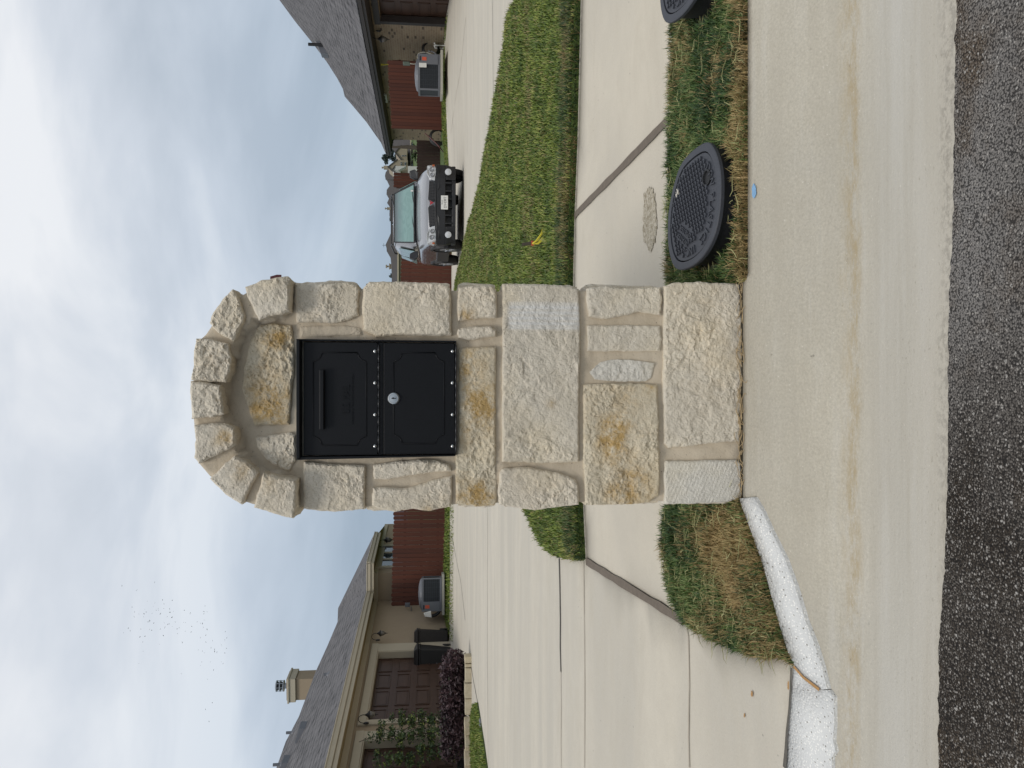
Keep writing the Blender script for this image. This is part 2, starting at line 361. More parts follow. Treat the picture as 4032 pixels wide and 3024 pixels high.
c = q.mix(q.math('MULTIPLY', q.mr(dr, .90, .93), q.mr(dk.outputs['Distance'], .45, .40)), br.outputs['Color'], (.085, .06, .04)); c = q.mix(q.mr(q.noise(u, 1.3, 4), .3, .7, 0, .4), c, (.20, .15, .10))
M['brick'] = q.fin(c, .9, q.bump(br.outputs['Fac'], -.006))
M['stucco'] = simple('tan_stucco', (.33, .255, .172), .92, .08, 3, .002, 120)
M['trim'] = simple('cream_trim', (.42, .365, .27), .75, .06, 4)
M['soffit'] = simple('soffit_tan', (.30, .225, .12), .85, .06, 3)
M['brown_door'] = simple('dark_brown_door', (.062, .032, .020), .5, .3, 5)
M['brown_trim'] = simple('dark_brown_trim', (.030, .022, .018), .6, .2, 5)
M['beige_far'] = simple('far_beige_wall', (.30, .255, .185), .9, .1, 2)
M['white_far'] = simple('white_siding', (.50, .49, .46), .8, .05, 2)
M['glass'] = simple('window_glass', (.03, .045, .05), .05, .2, 1, Specular_IOR_Level=.8)
M['iron'] = simple('black_iron', (.012, .011, .011), .5, .2, 20)
M['amber'] = simple('seeded_glass', (.13, .115, .095), .2, .2, 40)
M['bin'] = simple('black_bin_plastic', (.010, .009, .009), .55, .2, 10)
M['bin2'] = simple('brown_bin_plastic', (.016, .012, .010), .6, .2, 10)
M['acgrey'] = simple('ac_grey_metal', (.13, .135, .15), .5, .08, 8)
M['acline'] = simple('ac_wire_guard', (.035, .04, .048), .5, .1, 8)
M['acdark'] = simple('ac_coil', (.016, .020, .025), .6, .2, 20)
M['orange'] = simple('orange_sticker', (.55, .09, .04), .6, .05)
M['white'] = simple('white_plastic', (.72, .71, .67), .5, .05)
M['yellow'] = simple('yellow_ribbon', (.62, .52, .04), .6, .1, 60)
M['green_box'] = simple('grey_green_box', (.12, .15, .12), .6, .1)
M['hose_red'] = simple('dark_red_hose', (.10, .018, .015), .5)
M['pad'] = simple('concrete_pad', (.40, .38, .32), .9, .1, 6)
M['leafP'] = grassmat('purple_leaves', [(0, (.016, .008, .010)), (.5, (.040, .018, .022)), (1, (.075, .04, .045))], (.02, .03, .01))
M['leafG'] = grassmat('green_leaves', [(0, (.020, .040, .012)), (.5, (.050, .085, .025)), (1, (.10, .15, .05))], (.22, .26, .05))
M['leafD'] = grassmat('dark_tree_leaves', [(0, (.022, .035, .03)), (.5, (.045, .062, .055)), (1, (.075, .095, .085))], (.1, .1, .05))
M['bark'] = simple('bark', (.07, .055, .04), .9, .3, 20)
M['edge'] = limestone('edging_limestone', (.42, .36, .25), (.52, .46, .34), amt=.2)
M['bird'] = simple('dark_feathers', (.015, .014, .014), .8)
# ---------------------------------------------------------------- polygons
def dens(poly, h, closed=True):
    o = []; n = len(poly)
    for i in range(n if closed else n - 1):
        a = np.array(poly[i], float); b = np.array(poly[(i + 1) % n], float); k = max(1, int(np.ceil(np.linalg.norm(b - a) / h)))
        for j in range(k): o.append(a + (b - a) * j / k)
    if not closed: o.append(np.array(poly[-1], float))
    return np.array(o)
def inpoly(P, poly):
    P = np.asarray(P, float); poly = np.asarray(poly, float); c = np.zeros(len(P), bool); j = len(poly) - 1
    for i in range(len(poly)):
        xi, yi = poly[i]; xj, yj = poly[j]
        cond = ((yi > P[:, 1]) != (yj > P[:, 1]))
        with np.errstate(divide='ignore', invalid='ignore'):
            xc = (xj - xi) * (P[:, 1] - yi) / (yj - yi) + xi
        c ^= cond & (P[:, 0] < xc); j = i
    return c
def edist(P, poly):
    P = np.asarray(P, float); poly = np.asarray(poly, float); d = np.full(len(P), 1e9)
    for i in range(len(poly)):
        a = poly[i]; b = poly[(i + 1) % len(poly)]; ab = b - a; L2 = max(ab @ ab, 1e-12)
        t = np.clip(((P - a) @ ab) / L2, 0, 1); q = P - (a + t[:, None] * ab); d = np.minimum(d, np.hypot(q[:, 0], q[:, 1]))
    return d
def tri(outl, pts):
    allp = [Vector((float(a), float(b))) for a, b in outl] + [Vector((float(a), float(b))) for a, b in pts]
    n = len(outl)
    r = delaunay_2d_cdt(allp, [(i, (i + 1) % n) for i in range(n)], [], 1, 1e-7)
    V = np.array([(q.x, q.y) for q in r[0]]); F = [tuple(f) for f in r[2]]
    return V, F
def smoothline(pts, k=4):
    o = []; n = len(pts); pts = [np.array(p, float) for p in pts]
    for i in range(n - 1):
        p0, p1, p2, p3 = pts[max(i - 1, 0)], pts[i], pts[i + 1], pts[min(i + 2, n - 1)]
        for j in range(k):
            t = j / k; o.append(.5 * ((2 * p1) + (-p0 + p2) * t + (2 * p0 - 5 * p1 + 4 * p2 - p3) * t * t + (-p0 + 3 * p1 - 3 * p2 + p3) * t ** 3))
    o.append(pts[-1]); return o
# ---------------------------------------------------------------- the ground
def drape(name, poly, mat, off=0., h0=.05, grow=.045, kind='structure', skirt=.06, hout=None, zf=None):
    poly = np.array([(p[0], p[1]) for p in poly], float)
    y0 = max(.6, poly[:, 1].min()); y1 = poly[:, 1].max(); pts = []; y = y0 + h0 * .5
    ol = []
    for i in range(len(poly)):
        a = poly[i]; b = poly[(i + 1) % len(poly)]; L = np.linalg.norm(b - a); ym = max(.8, min(a[1], b[1]))
        k = max(1, int(L / max(hout or .06, ym * .06)))
        for j in range(k): ol.append(a + (b - a) * j / k)
    ol = np.array(ol)
    while y < y1:
        st = max(h0, y * grow)
        xs = np.arange(poly[:, 0].min(), poly[:, 0].max(), st * 1.6)
        if len(xs): pts.append(np.stack([xs + st * .3, np.full(len(xs), y)], 1))
        y += st
    P = np.concatenate(pts) if pts else np.array([poly.mean(0)]); P = P[inpoly(P, poly)]; P = P[edist(P, poly) > h0 * .35] if len(P) else P
    V, F = tri(ol, P); n = len(V)
    z = T(V[:, 0], V[:, 1]) + off
    if zf is not None: z = z + zf(V[:, 0], V[:, 1])
    mb = MB(); mb.v = [(V[i, 0], V[i, 1], z[i]) for i in range(n)]; mb.f = F[:]
    cnt = {}
    for f in F:
        for i in range(3):
            a, b = f[i], f[(i + 1) % 3]; kk = (min(a, b), max(a, b)); cnt[kk] = cnt.get(kk, 0) + 1
    if skirt:
        idx = {}
        for (a, b), c_ in cnt.items():
            if c_ == 1:
                for q_ in (a, b):
                    if q_ not in idx: idx[q_] = len(mb.v); mb.v.append((V[q_, 0], V[q_, 1], z[q_] - skirt))
                mb.f.append((a, b, idx[b], idx[a]))
    o = mb.obj(name, mat, smooth=False)
    for p_ in o.data.polygons: p_.use_smooth = abs(p_.normal.z) > .5
    if o.data.polygons[0].normal.z < 0: o.data.flip_normals()
    if kind: o['kind'] = kind
    return o
def strip(name, pts, wdt, mat, off=.007, kind='structure', base=None):
    """a thin flat band laid along ground points"""
    pts = [Vector((p[0], p[1], 0)) for p in pts]; mb = MB(); n = len(pts); P2 = []
    for i in range(n - 1):
        k = max(1, int((pts[i + 1] - pts[i]).length / .05))
        for j in range(k): P2.append(pts[i].lerp(pts[i + 1], j / k))
    P2.append(pts[-1]); n = len(P2)
    for i, q_ in enumerate(P2):
        d = (P2[min(i + 1, n - 1)] - P2[max(i - 1, 0)]).normalized(); s_ = Vector((-d.y, d.x, 0))
        wv = wdt(i / (n - 1)) if callable(wdt) else wdt
        wv *= 1 + .25 * noise.noise(q_ * 9)
        for sg in (-1, 1):
            a = q_ + s_ * wv * .5 * sg; mb.v.append((a.x, a.y, Tz(a.x, a.y) + off))
        if i: b = 2 * i; mb.f.append((b - 2, b - 1, b + 1, b))
    o = mb.obj(name, mat, fixn=False)
    if o.data.polygons[0].normal.z < 0: o.data.flip_normals()
    if kind: o['kind'] = kind
    return o
def G(f, *pts): return [tuple(onT(*f(a, b))[:2]) for a, b in pts]
# base sheet to the horizon
mb = MB(); xs = [-600, -120, -40, -20, -12, -9, -7, -5, -3, -1, 1, 3, 4, 5, 6, 7, 9, 12, 20, 40, 120, 600]; ys = [2.12, 2.4, 2.75, 3.3, 4, 6, 9, 13, 17, 19, 20, 21, 22, 23, 24, 25, 26, 30, 40, 60, 120, 300, 1500]
for yy in ys:
    for xx in xs: mb.v.append((xx, yy, Tz(xx, yy) - .035))
for j in range(len(ys) - 1):
    for i in range(len(xs) - 1): a = j * len(xs) + i; mb.f.append((a, a + 1, a + 1 + len(xs), a + len(xs)))
tag(mb.obj('ground', M['turf'], fixn=False, smooth=True), kind='structure')
re_ = G(D, (2068, 0), (2063, 250), (2060, 500), (2052, 700), (2050, 900), (2044, 1200), (2031, 1400), (2028, 1659))
re_ = [(re_[0][0] + 14, re_[0][1] + .0)] + re_ + [(re_[-1][0] - 14, re_[-1][1] + .0)]
rej = []
for p_ in dens(re_, .006, False):
    near = abs(p_[0]) < 2
    rej.append((p_[0], p_[1] + (noise.fractal(Vector((p_[0] * 28, 1, 0)), .6, 2.2, 4) * .0055 + noise.noise(Vector((p_[0] * 3, 5, 0))) * .005 if near else 0)))
rej = [p_ for i, p_ in enumerate(rej) if abs(p_[0]) < 2 or i % 120 == 0 or i in (0, len(rej) - 1)]
# curb and gutter: structured rows between the asphalt edge and the curb back
front = dens(re_, .05, False); CB = 2.087
def cback(x): return 2.118 if -.33 < x < .30 else CB
mb = MB(); ts = np.linspace(0, 1, 26); fx = [p_ for p_ in rej]; nc = len(fx)
for t in ts:
    for p_ in fx:
        yb = cback(p_[0]); y = (p_[1] - .02) * (1 - t) + yb * t; mb.v.append((p_[0], y, Tz(p_[0], y)))
for j in range(len(ts) - 1):
    for i in range(nc - 1): a = j * nc + i; mb.f.append((a, a + nc, a + nc + 1, a + 1))
for i in range(nc):   # back face of the curb
    x_, y_, z_ = mb.v[(len(ts) - 1) * nc + i]; mb.v.append((x_, y_ + .001, z_ - .09))
for i in range(nc - 1): a = (len(ts) - 1) * nc + i; mb.f.append((a, a + nc, a + nc + 1, a + 1))
o = mb.obj('curb_and_gutter', M['curb'], fixn=False, smooth=True); o['kind'] = 'structure'
if o.data.polygons[0].normal.z < 0: o.data.flip_normals()
# road
road = [(p_[0], p_[1]) for p_ in rej][::-1] + [(rej[0][0], -7), (rej[-1][0], -7)][::1]
mb = MB(); rows = [0, .03, .08, .15, .3, .6, 1.5, 4, 8.5]; rr = rej
for d_ in rows:
    for p_ in rr:
        y = p_[1] - d_; z = Tz(p_[0], max(y, -7)) + .004 + (.004 * noise.noise(Vector((p_[0] * 12, y * 12, 0))) if d_ else -.002)
        mb.v.append((p_[0], y, z))
for j in range(len(rows) - 1):
    for i in range(len(rr) - 1): a = j * len(rr) + i; mb.f.append((a, a + 1, a + 1 + len(rr), a + len(rr)))
o = mb.obj('road', M['asphalt'], fixn=False, smooth=True); o['kind'] = 'structure'
if o.data.polygons[0].normal.z < 0: o.data.flip_normals()
# sidewalk front and back edges
FE = G(D, (1460, 0), (1452, 200), (1449, 420), (1447, 600), (1444, 850), (1440, 1095)) 
BE = G(D, (1257, 0), (1250, 300), (1243, 470), (1240, 610), (1254, 900), (1265, 1150), (1268, 1208))
jr0, jr1 = G(D, (1243, 468), (1447, 257)); jl0, jl1 = G(D, (1268, 1212), (1478, 1341))
gp = G(ZG, (115, 135), (104, 250), (102, 350), (112, 500), (130, 600), (165, 700), (215, 800), (290, 860), (400, 915), (500, 962), (600, 1000), (700, 1022), (790, 1018), (868, 1062))
wb = G(ZG, (555, 92), (568, 140), (600, 220), (640, 330), (690, 470), (740, 650), (790, 830), (840, 990), (878, 1062), (905, 1110), (1030, 1203))
we = G(ZG, (640, 85), (690, 170), (760, 320), (820, 440), (880, 600), (940, 800), (1000, 950), (1040, 1080), (1068, 1200))
walk = [(FE[0][0] + 8, FE[0][1])] + FE[:-1] + gp[:7] + [jl1] + [jl0] + BE[::-1][1:] + [(BE[0][0] + 8, BE[0][1])]
drape('sidewalk', walk, M['walk'], 0, .06)
# driveway: apron, the slab before the houses and the lane behind the lawn
lip = G(ZG, (868, 1075), (858, 1200), (852, 1350), (848, 1500), (845, 1659))
far = G(D, (968, 1659), (970, 1400), (972, 1250), (972, 1100)) ; farr = G(D, (975, 600), (972, 420), (966, 330), (962, 200), (960, 100), (958, 0))
drv = [jl1] + gp[6:] + [lip[0]] + lip + [(lip[-1][0] - 6, lip[-1][1])] + [(-14, 12), (far[0][0] - 3, far[0][1])] + far + farr + [(farr[-1][0] + 4, farr[-1][1]), (16, 14), (9, 4.2), (BE[0][0] + 8, BE[0][1] + .004)] + [(p_[0], p_[1] + .004) for p_ in BE] + [jl0]
drape('driveway', drv, M['drive'], .003, .06, skirt=.03)
# ground-down curb wing and lip of white aggregate
wing = wb[:-1] + [wb[-1]] + we[::-1]
drape('curb_wing', wing, M['aggr'], .011, .03, hout=.03, skirt=.02)
lp = G(ZG, (880, 1066), (905, 1110), (1030, 1206), (1074, 1205), (1103, 1245), (1104, 1400), (1098, 1500), (1112, 1560), (1090, 1600), (1092, 1659), (822, 1659), (830, 1500), (840, 1350), (850, 1200), (864, 1078))
lp = lp[:9] + [(lp[9][0], lp[9][1]), (lp[9][0] - 4, lp[9][1] - .0), (lp[10][0] - 4, lp[10][1])] + lp[10:]
drape('driveway_lip', lp, M['aggr'], .009, .03, hout=.03, skirt=.02)
# fill between lip and gutter handled by the curb sheet; joints
strip('sidewalk_joint', [jr0, jr1], .035, M['joint']); strip('sidewalk_joint', [jl0, jl1], .036, M['joint'])
strip('driveway_joint', G(ZG, (862, 1075), (858, 1200), (850, 1320), (835, 1450), (822, 1659)), lambda t: .006 + .016 * max(0, t - .4), M['crack'], off=.013)
strip('driveway_joint', G(ZG, (880, 1068), (935, 1130), (1030, 1203)), .008, M['rust'], off=.015)
strip('driveway_joint', G(ZG, (232, 820), (247, 900), (252, 1100), (250, 1300), (248, 1480), (252, 1659)), .007, M['groove'])
strip('driveway_joint', G(ZW, (672, 440), (676, 600), (679, 800), (678, 950), (682, 1100)), lambda t: .028 - .006 * abs(t - .5), M['crack'])
strip('driveway_joint', G(ZW, (682, 1100), (684, 1300), (682, 1500), (684, 1659)), .010, M['groove'])
strip('driveway_joint', G(ZW, (815, 460), (819, 800), (822, 1200), (820, 1659)), .008, M['groove'])
strip('driveway_joint', G(ZW, (254, 140), (252, 500), (252, 900), (254, 1300), (256, 1659)), .022, M['crack'])
strip('driveway_joint', G(ZW, (125, 480), (126, 700), (128, 1000)), .018, M['groove'])
strip('driveway_joint', G(ZW, (44, 310), (80, 500), (122, 800)), .03, M['crack'])
strip('driveway_joint', G(ZW, (152, 1040), (170, 1150), (195, 1280)), .03, M['crack'])
strip('driveway_joint', G(ZR, (275, 0), (278, 300), (281, 640)), .020, M['crack'])
strip('driveway_joint', G(ZR, (124, 0), (124, 300), (128, 560), (131, 880)), .022, M['groove'])
strip('driveway_joint', G(ZR, (122, 100), (106, 260), (70, 520), (38, 760)), .03, M['groove'])
strip('driveway_joint', G(ZR, (55, 700), (57, 940)), .03, M['groove'])
# pebbly patch where the surface broke away, blue survey paint, rust spots
def blob(name, f, c, rx, ry, mat, off, seed, n=72):
    pts = []
    for i in range(n):
        t = 2 * math.pi * i / n; k = 1 + .22 * noise.noise(Vector((math.cos(t) * 1.7, math.sin(t) * 1.7, seed))) + .22 * noise.fractal(Vector((math.cos(t) * 5, math.sin(t) * 5, seed)), .7, 2.1, 3)
        pts.append(f(c[0] + rx * k * math.cos(t), c[1] + ry * k * math.sin(t)))
    P = [tuple(onT(*q_)[:2]) for q_ in pts]
    return drape(name, P, mat, off, .02, hout=.012, skirt=0)
blob('sidewalk_patch', ZM, (133, 1035), 62, 262, M['patch'], .003, 3)
blob('paint_mark', ZM, (1046, 778), 19, 62, M['bluepaint'], .003, 5)
blob('rust_spot', ZG, (621, 1228), 6, 17, M['rust'], .008, 6); blob('rust_spot', ZG, (845, 1180), 5, 28, M['rust'], .013, 7); blob('rust_spot', ZG, (577, 1353), 4, 12, M['rust'], .008, 8)
# soils and lawns
gpL = gp + wb[:9][::-1]
gpL = [(p_[0], p_[1]) for p_ in gpL]
soilL = gp + wb[:9][::-1]
drape('grass_bed', soilL, M['soil'], -.004, .05, skirt=.02)
LE = -.31
gR = FE[:] ; gR = [(FE[0][0] + 3, FE[0][1])] + FE[:5] + [(LE + .02, FE[5][1])] + [(LE + .02, CB + .002), (FE[0][0] + 3, CB + .002)]
drape('grass_bed', gR, M['soil'], -.004, .05, skirt=.02)
lawn_px = [(1252, 0), (1102, 35), (1096, 90), (1088, 150), (1079, 205), (1068, 250), (1058, 300), (1046, 370), (1030, 440), (1012, 500), (1001, 550), (988, 605), (985, 640), (1000, 720), (1030, 850), (1080, 980), (1120, 1060), (1140, 1103), (1150, 1125), (1162, 1150), (1176, 1170), (1192, 1188), (1208, 1200), (1228, 1206), (1262, 1211)]
lawnp = G(D, *lawn_px[1:]); ex = G(D, (1125, -25))[0]
lawnb = [(p_[0], p_[1] + .012) for p_ in BE]
lawn = [(lawnb[0][0] + 2.2, lawnb[0][1]), (G(D, (1118, -60))[0])] + [G(D, (1123, 0))[0]] + lawnp + lawnb[::-1]
def lz(x, y): return .006 * np.sin(x * 2.1 + y) + .007 * np.sin(y * 3.3 + 1.7 * x)
drape('lawn_bed', lawn, M['turf'], .030, .08, skirt=.05, zf=lz)
farg = G(D, (970, 1000), (971, 1100), (970, 1250), (969, 1330)) 
lens = G(Z5, (1942, 968), (1912, 985), (1893, 1060), (1886, 1200), (1888, 1400), (1893, 1569), (2032, 1569), (2002, 1350), (1978, 1200), (1957, 1060))
lens = lens[:6] + [(lens[5][0] - 2, lens[5][1]), (lens[6][0] - 2, lens[6][1])] + lens[6:]
drape('lawn_bed', lens, M['turf'], .02, .1, skirt=.03)
# ---------------------------------------------------------------- grass blades
def blades(name, polys, count, lmin, lmax, wd, mat, label=None, seed=1, dryf=None, lean=.9, zoff=0., scale_far=0, margin=0., edge=None, excl=(), toneoff=0.):
    g = np.random.default_rng(seed); AV = []; AF = []; TN = []; DR = []; off = 0
    for poly in polys:
        poly = np.array([(p[0], p[1]) for p in poly]); lo = poly.min(0); hi = poly.max(0); P = []
        tot = 0
        while tot < count:
            if scale_far:
                v = g.random(60000); Y = lo[1] * (hi[1] / lo[1]) ** (v ** 1.0)
            else: Y = lo[1] + g.random(60000) * (hi[1] - lo[1])
            X = lo[0] + g.random(60000) * (hi[0] - lo[0]); q_ = np.stack([X, Y], 1); q_ = q_[inpoly(q_, poly)]; 
            q_ = q_[np.abs(q_[:, 0]) < .56 * q_[:, 1] + .75]
            for e_ in excl: q_ = q_[~inpoly(q_, e_)]
            P.append(q_); tot += len(q_)
            if len(P) > 60: break
        P = np.concatenate(P)[:count]; n = len(P)
        if edge: 
            ed_ = edist(P, poly)
        hv = np.array([noise.noise(Vector((a * 16, b * 16, seed + 4.))) for a, b in P]) * .55 + 1.
        far_ = (P[:, 1] / lo[1]) ** scale_far if scale_far else np.ones(n)
        L = (lmin + (lmax - lmin) * g.random(n) ** 1.6) * far_ ** .55 * hv; W = wd * (.7 + .6 * g.random(n)) * far_ * 1.0
        az = g.random(n) * 2 * np.pi; ln = lean * (.25 + .9 * g.random(n)); ln = np.minimum(ln, 1.35)
        dx = np.cos(az); dy = np.sin(az); bx, by = P[:, 0], P[:, 1]; bz = T(bx, by) + zoff
        if name == 'lawn': bz = bz + lz(bx, by)
        sx = -dy * W / 2; sy_ = dx * W / 2
        m1 = L * .5; h1 = m1 * np.cos(ln * .55); r1 = m1 * np.sin(ln * .55); h2 = h1 + (L - m1) * np.cos(ln * 1.25); r2 = r1 + (L - m1) * np.sin(ln * 1.25)
        V = np.empty((n, 5, 3)); 
        V[:, 0] = np.stack([bx - sx, by - sy_, bz - .004], 1); V[:, 1] = np.stack([bx + sx, by + sy_, bz - .004], 1)
        V[:, 2] = np.stack([bx + dx * r1 + sx * .8, by + dy * r1 + sy_ * .8, bz + h1], 1); V[:, 3] = np.stack([bx + dx * r1 - sx * .8, by + dy * r1 - sy_ * .8, bz + h1], 1)
        V[:, 4] = np.stack([bx + dx * r2, by + dy * r2, bz + np.maximum(h2, .004)], 1)
        AV.append(V.reshape(-1, 3)); base = off + np.arange(n) * 5
        AF.append((base, )); off += n * 5
        cl = np.array([noise.noise(Vector((a * 5, b * 5, seed))) for a, b in zip(bx, by)])
        tn = np.clip(.42 + .7 * cl + (g.random(n) - .5) * 1.0 + toneoff, 0, 1)
        dr = dryf(bx, by, g) if dryf else (g.random(n) < .06) * .8
        TN.append(np.repeat(tn, 5)); DR.append(np.repeat(np.clip(dr, 0, 1), 5))
    V = np.concatenate(AV); base = np.concatenate([a[0] for a in AF]); n = len(base)
    me = bpy.data.meshes.new(name); me.vertices.add(len(V)); me.vertices.foreach_set('co', V.astype(np.float32).ravel())
    loops = np.empty((n, 7), np.int32); loops[:, 0] = base; loops[:, 1] = base + 1; loops[:, 2] = base + 2; loops[:, 3] = base + 3; loops[:, 4] = base + 3; loops[:, 5] = base + 2; loops[:, 6] = base + 4
    me.loops.add(n * 7); me.loops.foreach_set('vertex_index', loops.ravel())
    st = np.empty((n, 2), np.int32); st[:, 0] = np.arange(n) * 7; st[:, 1] = st[:, 0] + 4; tt = np.tile(np.array([4, 3], np.int32), n)
    me.polygons.add(n * 2); me.polygons.foreach_set('loop_start', st.ravel()); me.polygons.foreach_set('loop_total', tt)
    me.update(); me.validate()
    set_attr(me, 'tone', np.concatenate(TN)); set_attr(me, 'dry', np.concatenate(DR)); me.materials.append(mat)
    o = bpy.data.objects.new(name, me); COL.objects.link(o)
    tag(o, label, 'grass' if label else None, kind='stuff'); return o
def dry_left(x, y, g):
    q_ = np.array([noise.noise(Vector((a * 7, b * 7, 3.3))) for a, b in zip(x, y)])
    k = np.exp(-(((x + .50 + .12 * q_) / .14) ** 2 + ((y - 2.22 + .18 * q_) / .15) ** 2)); k2 = .45 * ss(.1, .5, q_)
    e_ = ss(2.2, 2.10, y) * .5
    return ((g.random(len(x)) < np.clip(k * 1.25 + k2 + e_ + .06, 0, 1)) * (.6 + .4 * g.random(len(x))))
def dry_right(x, y, g):
    q_ = np.array([noise.noise(Vector((a * 6, b * 6, 8.3))) for a, b in zip(x, y)])
    k = ss(2.22, 2.09, y + .22 * q_) * .75 + .4 * ss(.1, .45, -q_)
    return ((g.random(len(x)) < np.clip(k + .06, 0, 1)) * (.55 + .45 * g.random(len(x))))
blades('grass', [soilL], 42000, .016, .048, .0030, M['grass'], 'green and straw-brown grass patch between stone pillar and white curb wing', 3, dry_left, 1.0)
lidhole = None
gRb = [(FE[0][0] + 3, FE[0][1])] + FE[:4] + [(.292, FE[3][1])] + [(.292, CB + .002), (FE[0][0] + 3, CB + .002)]
def stray(name, polys, n, lmin, lmax, label, seed):
    # long pale runners and stalks lying over the turf
    g = random.Random(seed); mb = MB(); P = np.array(polys); lo = P.min(0); hi = P.max(0); c = 0; lo[0] = max(lo[0], -1.6); hi[0] = min(hi[0], 2.3)
    while c < n:
        q_ = (g.uniform(lo[0], hi[0]), g.uniform(lo[1], hi[1]))
        if not inpoly([q_], P)[0]: continue
        c += 1; a = g.uniform(0, 6.28); L = g.uniform(lmin, lmax); p_ = Vector((q_[0], q_[1], Tz(*q_) + g.uniform(.012, .03))); pts = [p_.copy()]
        for k in range(4): a += g.uniform(-.7, .7); p_ = p_ + Vector((math.cos(a) * L / 4, math.sin(a) * L / 4, g.uniform(-.25, .35) * L / 4)); pts.append(p_.copy())
        mb.tube(pts, [.0008, .0012, .0012, .0009, .0003], 3)
    return tag(mb.obj(name, M['straw'], None, fixn=False), label, 'grass runners', kind='stuff')
M['straw'] = simple('straw_stalks', (.34, .33, .15), .8, .5, 9)
stray('grass_runners', soilL, 330, .03, .09, 'pale runners and stalks lying over the left grass patch', 1)
stray('grass_runners', gRb, 420, .03, .09, 'pale runners and stalks lying over the right grass strip', 2)
def dry_lawn(x, y, g):
    q_ = np.array([noise.noise(Vector((a * 1.7, b * 3.2, 2.3))) for a, b in zip(x, y)]); f_ = ss(4.12, 4.0, y) * .25
    return ((g.random(len(x)) < np.clip(.10 + .55 * ss(.1, .55, q_) + f_, 0, 1)) * (.45 + .5 * g.random(len(x))))
blades('lawn', [lawn], 230000, .020, .042, .0042, M['lawn'], 'wedge of mown green lawn between sidewalk and concrete lane', 5, dry_lawn, 1.2, .030, scale_far=.75)
def dry_fr(x, y, g):
    q_ = np.array([noise.noise(Vector((a * 4, b * 6, 9.3))) for a, b in zip(x, y)]); return ((g.random(len(x)) < np.clip(.14 + .6 * ss(.05, .45, q_), 0, 1)) * (.35 + .5 * g.random(len(x))))
be_ = [(p_[0], p_[1] + .0) for p_ in lawnb]; be_ = [(be_[0][0] + 2, be_[0][1])] + be_
fr = be_ + [(p_[0], p_[1] + .30) for p_ in be_[::-1]]
fr = [p_ for p_ in fr]
blades('lawn_edge', [fr], 80000, .045, .085, .0042, M['grass'], 'ragged dark fringe of lawn grass hanging over the sidewalk edge', 6, dry_fr, 1.25, .0, toneoff=-.42)
blades('grass', [lens], 15000, .04, .07, .010, M['lawn'], 'small sliver of lawn in front of the stone edged hedge bed', 7, None, .8, .02)
fgL = G(D, (971, 1659), (971, 1090)); 
farband = [(-7.2, 21.6), (-3.2, 21.9), (1.5, 23.0), (1.5, 27.6), (-8, 25.4)]
farR = G(D, (961, 60), (964, 200), (968, 330), (974, 420), (976, 560)); farR = farR + [(5.2, 27), (9, 27.2), (11, 23)]
blades('grass', [farband], 14000, .05, .10, .022, M['lawn'], 'narrow far lawn band along the foot of the left cedar fence', 8, None, .8, -.03)
blades('grass', [farR], 16000, .05, .10, .022, M['lawn'], 'narrow far lawn band before the brick house and its fence', 9, None, .8, -.03)
# dry runners straggling along the foot of the pillar
mb = MB(); g = random.Random(5)
for i in range(75):
    x_ = -.32 + .61 * g.random(); y_ = 2.116 + .022 * g.random(); a = g.choice((0, math.pi)) + g.uniform(-.7, .7); p_ = Vector((x_, y_, .004)); pts = [p_.copy()]
    if i % 9 == 0: a = g.uniform(-2.2, -.9)
    for k in range(g.randint(3, 6)):
        a += g.uniform(-.6, .6); p_ = p_ + Vector((math.cos(a), math.sin(a) * .5, g.uniform(-.5, .6))) * .014; p_.z = max(p_.z, Tz(p_.x, p_.y) + .002); p_.y = min(p_.y, 2.142); pts.append(p_.copy())
    mb.tube(pts, .0009, 4)
o = mb.obj('dead_grass', simple('straw', (.42, .31, .17), .8, .3, 90)); tag(o, 'dry straw runners lying along the foot of the stone pillar', 'dry grass', kind='stuff')
# ---------------------------------------------------------------- stone pillar
YF = 2.15                                     # mortar plane of the front
pil = thing('stone_pillar', (0.015, YF + .28, 0), 'cream limestone block pillar with rounded arch top beside the curb, holding a black mailbox', 'pillar')
def rock(x, y, seed, rough):
    p = Vector((x, y, seed * 3.7)); 
    r = noise.fractal(p * 9, .9, 2.1, 3) * .0075
    c = noise.voronoi(p * 38 + Vector((noise.noise(p * 20), noise.noise(p * 23 + Vector((5, 5, 5))), 0)) * .8)
    v = c[1][0]; h = noise.noise(v * 7.3); tlt = (p * 38 - v)
    r += (h * .6 + tlt.x * noise.noise(v * 3.1 + Vector((9, 0, 0))) * 1.2 + tlt.y * noise.noise(v * 2.7 + Vector((0, 9, 0))) * 1.2) * .0045
    r += noise.fractal(p * 95, .7, 2.2, 3) * .0026
    r *= .45 + 1.0 * min(1, max(0, .5 + 1.3 * noise.noise(p * 7 + Vector((3, 1, 7)))))
    return r * rough + (math.sin((x * .45 + y) * 560) * .0004 if rough < .3 else 0)
SN = [0]
